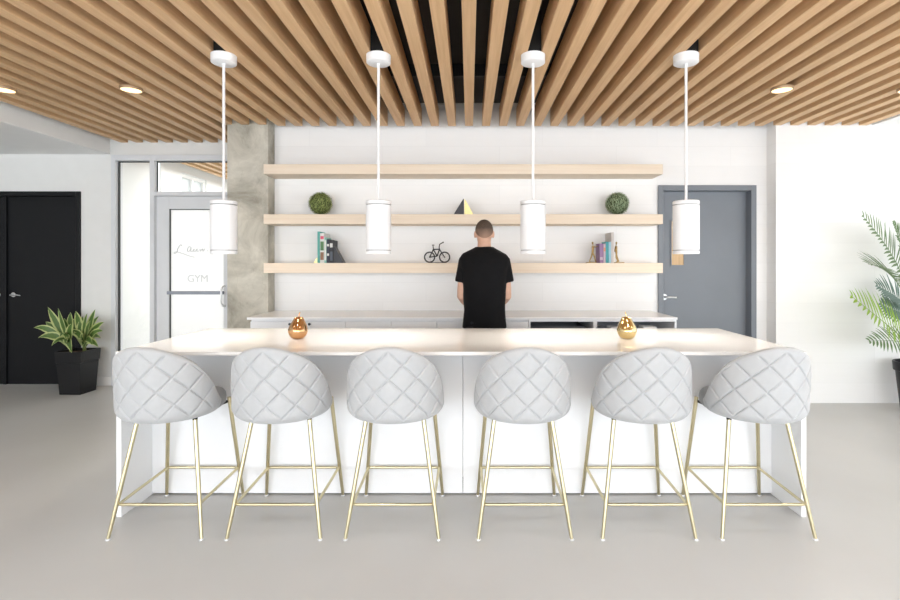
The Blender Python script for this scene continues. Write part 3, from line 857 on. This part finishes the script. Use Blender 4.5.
def figure(px, face, label, pose):
    """small bronze man pushing against the books; face +1 pushes towards +x"""
    y = 5.06; x = PX(px, y)
    t = thing('figurine_bookend', label, 'bookend', (x, y, Z3 + .0005), 0, 'bronze pushing figures')
    b = BM(); bx0, bx1 = pose['base']; box(b, bx0, bx1, -.04, .04, 0, .008, .002, 1); obj('base', b, M['bronze'], t)
    b = BM(); s = face
    J = pose
    hip, sh_, hd = Vector((J['hip'][0] * s, 0, J['hip'][1])), Vector((J['sh'][0] * s, 0, J['sh'][1])), Vector((J['hd'][0] * s, 0, J['hd'][1]))
    tube(b, [hip, hip.lerp(sh_, .5), sh_], [.011, .012, .014], 10)
    tube(b, [sh_, sh_.lerp(hd, .6)], .005, 8)
    ellipsoid(b, hd, (.0095, .009, .0125), 14, 10)
    for f_, sy in ((J['f1'], -.012), (J['f2'], .012)):
        kn, ft = Vector((f_[0] * s, sy, f_[1])), Vector((f_[2] * s, sy, f_[3]))
        tube(b, [hip + Vector((0, sy * .6, 0)), kn, ft], [.009, .007, .005], 8); tube(b, [ft, ft + Vector((.016 * s, 0, -.002))], [.005, .004], 8)
    for sy in (-.016, .016):
        el, hn = Vector((J['el'][0] * s, sy, J['el'][1])), Vector((J['hn'][0] * s, sy * .8, J['hn'][1]))
        tube(b, [sh_ + Vector((0, sy * .7, -.004)), el, hn], [.006, .005, .0035], 8)
    o = obj('figure', b, M['bronze'], t, smooth=True)
    md = o.modifiers.new('m', 'REMESH'); md.mode = 'VOXEL'; md.voxel_size = .0028; md.use_smooth_shade = True
    return t
figure(592.6, 1, 'bronze figure bookend pushing the mauve book', dict(base=(-.06, .03), hip=(.0, .10), sh=(.004, .165), hd=(-.0, .198), f1=(.018, .055, .026, .014), f2=(-.012, .055, -.03, .014), el=(.03, .158), hn=(.056, .168)))
figure(616.2, -1, 'bronze figure bookend leaning on the tall greige book', dict(base=(-.012, .07), hip=(-.002, .10), sh=(.002, .165), hd=(-.002, .198), f1=(.004, .055, -.012, .014), f2=(-.014, .055, -.03, .014), el=(.010, .135), hn=(.013, .11)))

# small bicycle
by = 5.07
bk = thing('model_bicycle', 'small black wire bicycle ornament on the lowest shelf', 'ornament', (PX(437, by), by, Z3 + .0005))
def bp(x, y): return Vector((PX(x, by) - PX(437, by), 0, PZ(y, by) - Z3))
wr = .050
for cxp in (429.6, 444.6):
    c = bp(cxp, 255.3); c.z = wr + .007
    b = BM(); tube(b, [(c.x + wr * math.cos(a * PI / 20), 0, c.z + wr * math.sin(a * PI / 20)) for a in range(40)], 0.0068, 8, closed=True)
    wh = obj('wheel', b, mblk, bk, smooth=True)
    b = BM()
    for a in range(4):
        dx, dz = wr * math.cos(a * PI / 4 + .3), wr * math.sin(a * PI / 4 + .3); tube(b, [(c.x - dx, 0, c.z - dz), (c.x + dx, 0, c.z + dz)], .0006, 5)
    tube(b, [(c.x, -.008, c.z), (c.x, .008, c.z)], .005, 8); obj('hub', b, mblk, wh)
b = BM()
A_, B_, SP, HP, BBp = bp(429.6, 255.3), bp(444.6, 255.3), bp(433.4, 249.5), bp(439.6, 249.3), bp(437, 256.2)
for p in (A_, B_): p.z = wr + .007
for p, q in ((A_, SP), (A_, BBp), (SP, BBp), (SP, HP), (BBp, HP)): tube(b, [p, q], .006, 8)
obj('bicycle_frame', b, mblk, bk, smooth=True)
b = BM(); tube(b, smoothpts([B_, HP, bp(439.4, 246), bp(440, 244.2), bp(443.2, 242.4)]), .005, 8)
e = bp(443.2, 242.4); tube(b, [e + Vector((0, -.022, 0)), e + Vector((0, .022, 0))], .0065, 8); obj('handlebar', b, mblk, bk, smooth=True)
b = BM(); tube(b, [SP, bp(433, 246)], .0045, 8); ellipsoid(b, bp(433.2, 245.2), (.013, .010, .006), 12, 8); obj('saddle', b, mblk, bk, smooth=True)
b = BM(); tube(b, [BBp + Vector((-.012, -.01, -.008)), BBp, BBp + Vector((.012, .01, .008))], .003, 6); lathe(b, [(0, -.002), (.014, -.002), (.014, .002), (0, .002)], 16, (0, 0, 0))
for v in b.verts: pass
obj('pedals', b, mblk, bk)
b = BM(); box(b, bp(431, 262).x, bp(443, 262).x, -.02, .02, 0, .006, .001, 1); obj('base_plate', b, mblk, bk)

# ------------------------------------------------------------------ plants
def leaf(b, uvl, path, wid, nrm_up, fold=.25, w0=.25, pk=.4):
    """a blade along path; width peaks at pk"""
    n = len(path) - 1; prev = None
    for i, p in enumerate(path):
        t = i / n
        w_ = wid * (w0 + (1 - w0) * (t / pk) ** .8 if t < pk else max(.0, 1 - ((t - pk) / (1 - pk)) ** 1.7))
        tg = (path[min(i + 1, n)] - path[max(i - 1, 0)]).normalized()
        sd = tg.cross(nrm_up); sd = sd.normalized() if sd.length > 1e-4 else Vector((1, 0, 0))
        up = sd.cross(tg).normalized()
        cur = [b.verts.new(p - sd * w_ + up * w_ * fold), b.verts.new(p), b.verts.new(p + sd * w_ + up * w_ * fold)]
        if prev:
            for k in range(2):
                f = b.faces.new((prev[k], prev[k + 1], cur[k + 1], cur[k]))
                us = (k / 2, (k + 1) / 2, (k + 1) / 2, k / 2); vs = ((i - 1) / n, (i - 1) / n, t, t)
                for l, u, v in zip(f.loops, us, vs): l[uvl].uv = (u, v)
        prev = cur
def leaf_path(base, d, L_, droop, n=9):
    out = []; p = Vector(base); d = Vector(d).normalized()
    for i in range(n + 1):
        out.append(p.copy()); p = p + d * (L_ / n)
        d = (d + Vector((0, 0, -droop / n * (1.0 + i * .18)))).normalized()
    return out

# variegated plant in the square pot
px0 = thing('potted_dracaena', 'variegated leafy plant in a square black planter by the black door', 'potted plant', (-4.235, 5.525, 0), math.radians(-2))
b = BM()
def sq(s, z): return [(-s, -s, z), (s, -s, z), (s, s, z), (-s, s, z)]
rings = [sq(.112, 0), sq(.130, .338), sq(.137, .342), sq(.143, .452), sq(.141, .46), sq(.131, .46), sq(.128, .40)]
vr = [[b.verts.new(p) for p in r] for r in rings]
for r0, r1 in zip(vr, vr[1:]):
    for k in range(4): b.faces.new((r0[k], r0[(k + 1) % 4], r1[(k + 1) % 4], r1[k]))
b.faces.new(vr[0]); b.faces.new(vr[-1])
obj('planter', b, M['pot'], px0)
b = BM(); box(b, -.127, .127, -.127, .127, .385, .428); obj('soil', b, M['soil'], px0)
b = BM(); uvl = b.loops.layers.uv.new('UVMap')
rnd = random.Random(21)
shoots = [(-.055, -.03), (.075, .0), (.01, .07)]
po = Vector((-4.235, 5.525, 0))
def arch_leaf(base, tip, hw, lift, out):
    base, tip = Vector(base), Vector(tip); mid = base.lerp(tip, .5) + Vector((0, out, lift)); P = []
    for i in range(11):
        t = i / 10; P.append(base * (1 - t) ** 2 + mid * 2 * t * (1 - t) + tip * t * t)
    d = (tip - base).normalized()
    nrm = (Vector((.15 * d.x, -1, .35)) + Vector((rnd.uniform(-.35, .35), 0, rnd.uniform(-.1, .3)))).normalized()
    leaf(b, uvl, P, hw, nrm, fold=rnd.uniform(.12, .35), w0=.22, pk=.5)
def tipof(px, py, d): return Vector((PX(px, d), d, PZ(py, d))) - po
for k, tips in enumerate((
    [(47, 307, 5.50, .05), (58, 308, 5.42, .04), (70, 312, 5.56, .05), (73, 323, 5.40, .05), (33, 328, 5.38, .16), (38, 338, 5.34, .12), (60.5, 337, 5.28, .17), (73, 353, 5.28, .16), (50, 318, 5.66, .06), (44, 322, 5.6, .09), (66, 344, 5.28, .14), (52, 346, 5.3, .14), (64, 318, 5.48, .04), (40, 330, 5.62, .12)],
    [(75, 311, 5.60, .09), (96, 309, 5.50, .04), (105, 322, 5.48, .10), (104, 331, 5.42, .12), (100, 347, 5.34, .16), (88, 313, 5.44, .03), (73, 332, 5.34, .13), (83, 339, 5.28, .14), (92, 320, 5.38, .04), (80, 320, 5.52, .04), (101, 338, 5.6, .13), (94, 345, 5.30, .14), (99, 316, 5.62, .07)],
    [(82, 316, 5.7, .05), (70, 318, 5.7, .06), (90, 324, 5.72, .06), (62, 326, 5.72, .08), (77, 328, 5.62, .04)])):
    sx, sy = shoots[k]
    for (qx, qy, d, lift) in tips:
        bs = Vector((sx + rnd.uniform(-.012, .012), sy + rnd.uniform(-.012, .012), rnd.uniform(.47, .51)))
        arch_leaf(bs, tipof(qx, qy, d), rnd.uniform(.036, .045), lift, rnd.uniform(-.05, .01))
for v in b.verts:
    if v.co.y > .27: v.co.y = .27
obj('foliage', b, M['leafv'], px0, smooth=True)
for sx, sy in shoots:
    b = BM(); tube(b, [(sx, sy, .42), (sx, sy, .52)], [.016, .012], 10); obj('stem', b, M['stem'], px0, smooth=True)

# palm on the right
pc = Vector((4.25, 4.84, 0))
pm = thing('potted_palm', 'feathery palm in a round black pot by the white wall', 'potted plant', pc)
b = BM(); lathe(b, [(0, 0), (.118, 0), (.124, .01), (.160, .37), (.176, .375), (.182, .452), (.18, .46), (.168, .46), (.165, .41), (0, .41)], 40); obj('pot', b, M['pot'], pm, angle=35)
b = BM(); lathe(b, [(0, .405), (.164, .405), (.1, .435), (0, .44)], 28); obj('soil', b, M['soil'], pm, smooth=True)
def frond(p0, p1, p2, p3, m, n=26, ll=.2, up=Vector((0, -.5, .85)), seed=0, bare=.3, wid=.012, spread=1.0):
    rnd = random.Random(seed); P = [Vector(p) - pc for p in (p0, p1, p2, p3)]
    def bz(t): return P[0] * (1 - t) ** 3 + P[1] * 3 * t * (1 - t) ** 2 + P[2] * 3 * t * t * (1 - t) + P[3] * t ** 3
    b = BM(); uvl = b.loops.layers.uv.new('UVMap')
    pts = [bz(i / 24) for i in range(25)]
    tube(b, pts, [.007 - .0055 * i / 24 for i in range(25)], 8)
    for i in range(n):
        t = bare + (1 - bare) * (i + .5) / n
        p = bz(t); tg = (bz(min(1, t + .02)) - bz(t - .02)).normalized()
        sd = tg.cross(up).normalized(); nn = sd.cross(tg).normalized()
        k = math.sin(PI * min(1, .22 + .72 * (t - bare) / (1 - bare)))
        for s in (-1, 1):
            fwd = .55 + .7 * (t - bare) / (1 - bare)
            d = (sd * s * spread + tg * fwd + nn * rnd.uniform(.15, .35)).normalized()
            leaf(b, uvl, leaf_path(p, d, ll * k * rnd.uniform(.88, 1.08), .22, 6), wid, nn, fold=.35, w0=.5, pk=.35)
    for v in b.verts:
        if v.co.y + pc.y > YR - .012: v.co.y = YR - .012 - pc.y
    obj('frond', b, m, pm, smooth=True)
def W(x, y, d): return (PX(x, d), d, PZ(y, d))
rt = (4.25, 4.84, .42)
frond(rt, (4.24, 4.84, 1.1), W(903, 262, 4.75), W(862, 215, 4.62), M['palmD'], 20, .25, Vector((.3, -.9, .45)), 1, bare=.52)
frond(rt, (4.22, 4.80, .95), W(900, 268, 4.6), W(868, 264, 4.35), M['palmD'], 16, .27, Vector((0, -.55, .85)), 2, bare=.6)
frond(rt, (4.21, 4.80, .62), W(900, 335, 4.65), W(850, 295, 4.5), M['palmL'], 19, .32, Vector((.35, -.8, .5)), 3, bare=.42, wid=.014)
frond(rt, (4.22, 4.78, .68), W(905, 340, 4.62), W(868, 341, 4.5), M['palmD'], 17, .21, Vector((.1, -.8, .55)), 4, bare=.42)
frond(rt, (4.23, 4.86, 1.0), W(905, 300, 4.9), W(876, 285, 4.88), M['palmB'], 14, .22, Vector((.1, -.8, .55)), 5, bare=.5)
frond(rt, (4.27, 4.84, 1.2), W(908, 265, 4.8), W(893, 222, 4.75), M['palmD'], 26, .19, Vector((.3, -.8, .5)), 6, bare=.5)
frond(rt, (4.25, 4.86, 1.3), (4.35, 4.86, 1.75), (4.55, 4.8, 2.05), M['palmB'], 26, .2, Vector((-.3, -.8, .5)), 7, bare=.5)
frond(rt, (4.28, 4.80, .9), (4.5, 4.7, 1.35), (4.85, 4.55, 1.5), M['palmL'], 26, .22, Vector((0, -.5, .85)), 8, bare=.45)
frond(rt, (4.27, 4.76, .8), (4.4, 4.55, 1.1), (4.5, 4.2, 1.15), M['palmD'], 24, .2, Vector((0, -.3, .9)), 9, bare=.45)
frond(rt, (4.28, 4.84, .75), (4.55, 4.8, 1.0), (4.85, 4.8, .9), M['palmD'], 24, .2, Vector((0, -.6, .8)), 10, bare=.4)
frond(rt, (4.24, 4.84, 1.05), W(906, 320, 4.85), W(880, 303, 4.85), M['palmB'], 13, .2, Vector((.1, -.9, .4)), 11, bare=.55)

# ------------------------------------------------------------------ the man
mx_, my_ = .131, 4.36
man = thing('person', 'person in a black t-shirt seen from behind, working at the back counter', 'person', (mx_, my_, 0))
b = BM()
X, Y_, Z_ = Vector((1, 0, 0)), Vector((0, 1, 0)), Vector((0, 0, 1))
# head, neck
ellipsoid(b, (0, .035, 1.672), (.076, .094, .098), 28, 20)
ellipsoid(b, (0, .055, 1.615), (.062, .078, .072), 24, 16)
loft(b, [((0, -.012, 1.46), X * .075, Y_ * .07), ((0, .0, 1.52), X * .060, Y_ * .06), ((0, .014, 1.57), X * .057, Y_ * .060), ((0, .03, 1.63), X * .058, Y_ * .065)], 20)
ellipsoid(b, (0, .135, 1.635), (.013, .022, .02), 12, 10)           # nose
ellipsoid(b, (0, .128, 1.588), (.024, .012, .007), 12, 8)           # mouth
for s in (-1, 1): ellipsoid(b, (s * .079, .03, 1.645), (.010, .020, .031), 12, 10)
# torso, pelvis
tors = [(.80, .165, .115, 0), (.92, .172, .118, 0), (1.05, .160, .108, 0), (1.20, .172, .115, -.01), (1.35, .186, .112, -.02), (1.43, .165, .092, -.02), (1.49, .10, .07, -.012)]
loft(b, [((0, y, z), X * a, Y_ * c) for z, a, c, y in tors], 24)
for s in (-1, 1):
    shd, elb, wri = Vector((s * .172, -.015, 1.40)), Vector((s * .194, .03, 1.115)), Vector((s * .105, .262, .985))
    tube(b, [shd, shd.lerp(elb, .4), shd.lerp(elb, .8), elb, elb.lerp(wri, .25), elb.lerp(wri, .6), wri], [.036, .044, .043, .041, .043, .036, .027], 16)
    # hand resting on the counter edge
    hd = Vector((s * .085, .345, .945))
    loft(b, [(wri, X * .028, Z_ * .022), (wri.lerp(hd, .5), X * .038, Z_ * .019), (hd, X * .041, Z_ * .015)], 14)
    for i, L_ in enumerate((.066, .074, .070, .054)):
        o_ = hd + X * ((i - 1.5) * .0215) * -s * -1; o_ = hd + X * ((1.5 - i) * .0205 * -s)
        tube(b, [o_ - Y_ * .012, o_ + Y_ * L_ * .5 + Z_ * .004, o_ + Y_ * L_ * .85 - Z_ * .010, o_ + Y_ * L_ - Z_ * .020], [.0095, .009, .0085, .007], 10)
    th0 = wri.lerp(hd, .35) - X * s * .028
    tube(b, [th0, th0 + Vector((-s * .022, .03, -.004)), th0 + Vector((-s * .030, .056, -.014))], [.012, .0105, .0085], 10)
    hip, knee, ank = Vector((s * .088, 0, .85)), Vector((s * .098, .02, .47)), Vector((s * .105, -.01, .09))
    tube(b, [hip, hip.lerp(knee, .5), knee, knee.lerp(ank, .3), ank], [.085, .072, .052, .052, .036], 16)
    tube(b, [ank, ank + Vector((s * .01, .05, -.045)), ank + Vector((s * .02, .14, -.06))], [.036, .034, .028], 12)
body = obj('body', b, M['skin'], man, smooth=True)
md = body.modifiers.new('m', 'REMESH'); md.mode = 'VOXEL'; md.voxel_size = .0055; md.use_smooth_shade = True
md = body.modifiers.new('s', 'SMOOTH'); md.iterations = 4; md.factor = .5
for s in (-1, 1):
    b = BM(); ellipsoid(b, (s * .031, .118, 1.665), (.013, .010, .008), 12, 8); obj('eye', b, M['white'], man, smooth=True)
# hair cap: short, faded at the nape
b = BM(); n1, n2 = 40, 22
rings = []
for j in range(n2 + 1):
    ring = []
    for k in range(n1):
        a = 2 * PI * k / n1; back = (1 - math.sin(a)) / 2      # 1 at the nape
        side = abs(math.cos(a))
        ph_max = math.radians(66 + 62 * back ** 1.5)
        if .02 < back < .55: ph_max = math.radians(72 + 14 * side)
        ph = ph_max * j / n2
        r = 1.0 + .035 * (1 - (j / n2) ** 3)
        ring.append(b.verts.new((.0775 * r * math.sin(ph) * math.cos(a), .035 + .0965 * r * math.sin(ph) * math.sin(a) * 1.0, 1.672 + .0995 * r * math.cos(ph))))
    rings.append(ring)
for r0, r1 in zip(rings[1:], rings[2:]):
    for k in range(n1): b.faces.new((r0[k], r0[(k + 1) % n1], r1[(k + 1) % n1], r1[k]))
b.faces.new(rings[1])
for v in list(rings[0]): b.verts.remove(v)
hm = M['hair']; nt_ = hm.node_tree
tc_ = nt_.nodes.new('ShaderNodeTexCoord'); sx_ = nt_.nodes.new('ShaderNodeSeparateXYZ'); rm_ = nt_.nodes.new('ShaderNodeMapRange'); mx2 = nt_.nodes.new('ShaderNodeMix'); mx2.data_type = 'RGBA'
pb = nt_.nodes['Principled BSDF']; src = pb.inputs['Base Color'].links[0].from_socket
nt_.links.new(tc_.outputs['Object'], sx_.inputs[0]); nt_.links.new(sx_.outputs['Z'], rm_.inputs[0])
rm_.inputs[1].default_value = 1.70; rm_.inputs[2].default_value = 1.605       # clipped shorter towards the nape
nt_.links.new(rm_.outputs[0], mx2.inputs[0]); nt_.links.new(src, mx2.inputs[6]); mx2.inputs[7].default_value = srgb(178, 146, 128)
nt_.links.new(mx2.outputs[2], pb.inputs['Base Color'])
hr = obj('hair', b, hm, man, smooth=True)
md = hr.modifiers.new('t', 'SOLIDIFY'); md.thickness = .006; md.offset = -1
# t-shirt
b = BM()
sec = [(.846, .187, .135, .005), (.90, .184, .132, .005), (1.00, .178, .126, 0), (1.10, .180, .124, -.004), (1.22, .186, .128, -.014), (1.32, .202, .132, -.022), (1.39, .220, .130, -.024),
       (1.44, .216, .120, -.022), (1.478, .186, .104, -.018), (1.508, .132, .086, -.012), (1.530, .088, .077, -.005), (1.538, .076, .073, -.002)]
loft(b, [((0, y, z), X * a, Y_ * c) for z, a, c, y in sec], 40)
for s in (-1, 1):
    sh_, se = Vector((s * .158, -.018, 1.425)), Vector((s * .199, .012, 1.235))
    ax = (se - sh_).normalized(); u = Vector((0, 1, 0)); w = ax.cross(u).normalized()
    loft(b, [(sh_.lerp(se, t), w * r, u * r * 1.15) for t, r in ((-.18, .040), (0, .062), (.3, .062), (.6, .058), (1, .054))], 24)
sh_o = obj('t_shirt', b, M['shirt'], man, smooth=True)
md = sh_o.modifiers.new('m', 'REMESH'); md.mode = 'VOXEL'; md.voxel_size = .006; md.use_smooth_shade = True
md = sh_o.modifiers.new('s', 'SMOOTH'); md.iterations = 5; md.factor = .5
tex = bpy.data.textures.new('folds', 'CLOUDS'); tex.noise_scale = .16; tex.noise_depth = 2
md = sh_o.modifiers.new('d', 'DISPLACE'); md.texture = tex; md.strength = .014; md.mid_level = .5
# trousers and shoes
b = BM()
loft(b, [((0, 0, .80), X * .172, Y_ * .122), ((0, 0, .9), X * .178, Y_ * .124), ((0, 0, .97), X * .170, Y_ * .118)], 28)
for s in (-1, 1):
    loft(b, [((s * .088, 0, .86), X * .090, Y_ * .112), ((s * .094, .01, .65), X * .082, Y_ * .09), ((s * .098, .02, .47), X * .066, Y_ * .072), ((s * .104, .0, .25), X * .060, Y_ * .066), ((s * .105, -.005, .075), X * .056, Y_ * .062)], 24)
tr = obj('trousers', b, M['trouser'], man, smooth=True)
md = tr.modifiers.new('m', 'REMESH'); md.mode = 'VOXEL'; md.voxel_size = .008; md.use_smooth_shade = True
for s in (-1, 1):
    b = BM(); loft(b, [((s * .105, -.075, .04), X * .034, Z_ * .04), ((s * .106, -.03, .05), X * .042, Z_ * .05), ((s * .112, .06, .04), X * .046, Z_ * .04), ((s * .118, .13, .03), X * .046, Z_ * .03), ((s * .12, .175, .022), X * .028, Z_ * .02)], 20)
    for v in b.verts: v.co.z = max(v.co.z, .001)
    obj('shoe', b, M['shoe'], man, smooth=True)

# ------------------------------------------------------------------ light
w = bpy.data.worlds.new('daylight'); S.world = w; w.use_nodes = True
bg = w.node_tree.nodes['Background']; bg.inputs[0].default_value = (.93, .97, 1, 1); bg.inputs[1].default_value = 1.0
def area(name, loc, rot, sx, sy, e, col=(1, 1, 1)):
    l = bpy.data.lights.new(name, 'AREA'); l.shape = 'RECTANGLE'; l.size = sx; l.size_y = sy; l.energy = e; l.color = col
    o = bpy.data.objects.new(name, l); COL.objects.link(o); o.location = loc; o.rotation_euler = rot; return o
area('daylight_rear', (-.4, YB - .25, 1.45), (PI / 2, 0, 0), XR - XL - .4, 2.5, 560, (.91, .955, 1))
area('daylight_side', (XR + .25, .5, 1.45), (PI / 2, 0, PI / 2), 9.0, 2.5, 85, (.94, .97, 1))
area('gym_fill', (-2.4, 8.2, 2.7), (0, 0, 0), 3.0, 3.2, 125, (1, 1, 1))  # added panel under the gym ceiling, whitens its wall and the frosted pane
def spot(loc, e, ang, col, blend=.6, r=.05):
    l = bpy.data.lights.new('lamp', 'SPOT'); l.energy = e; l.spot_size = math.radians(ang); l.spot_blend = blend; l.color = col; l.shadow_soft_size = r
    o = bpy.data.objects.new('lamp_light', l); COL.objects.link(o); o.location = loc; return o
for x in px_: spot((PX(x, PYD), PYD, pz0 + .02), 22, 115, (1, .94, .86))
for x, _ in dl: spot((x, DY, ZS - .03), 26, 125, (1, .93, .82))
n_ = 0
places = ['over the floor before the island', 'over the middle of the floor', 'over the floor by the window front']
for j, y in enumerate((1.7, -.4, -2.5)):       # unseen downlight rows, added to brighten floor, worktops and slat undersides
    for i, x in enumerate((-3.65, -2.65, -.9, .9, 2.455, 3.455)):
        dup(d0, (round(x / pitch) * pitch, y, ZS), 'added unseen downlight ' + places[j] + ', number %s from the bulkhead' % ['one', 'two', 'three', 'four', 'five', 'six'][i])
        spot((x, y, ZS - .03), (32, 105, 125)[j] * (.4, .5, 1, 1, 1, 1)[i], 130, (.95, .975, 1), r=.09)

sn = bpy.data.lights.new('added_sun', 'SUN'); sn.energy = 9; sn.angle = math.radians(1); sn.color = (1, .97, .93)
so = bpy.data.objects.new('added_sun', sn); COL.objects.link(so); so.location = (12, 0, 12)
so.rotation_euler = Vector((-math.cos(math.radians(62)), .02, -math.sin(math.radians(62)))).to_track_quat('-Z', 'Y').to_euler()   # added sunlight on unseen floor, bounced up to brighten the right-hand slats
cam = bpy.data.cameras.new('camera'); co = bpy.data.objects.new('camera', cam); COL.objects.link(co)
co.location = (0, 0, EYE); co.rotation_euler = (PI / 2, 0, 0)
cam.sensor_width = 36; cam.lens = F / 900 * 36
cam.shift_x = -(469 - 450) / 900; cam.shift_y = -(300 - 263) / 900
cam.clip_start = .05; cam.clip_end = 60
S.camera = co
S.view_settings.view_transform = 'Standard'; S.view_settings.look = 'None'; S.view_settings.gamma = 1; S.view_settings.use_curve_mapping = False
S.view_settings.exposure = 0.06
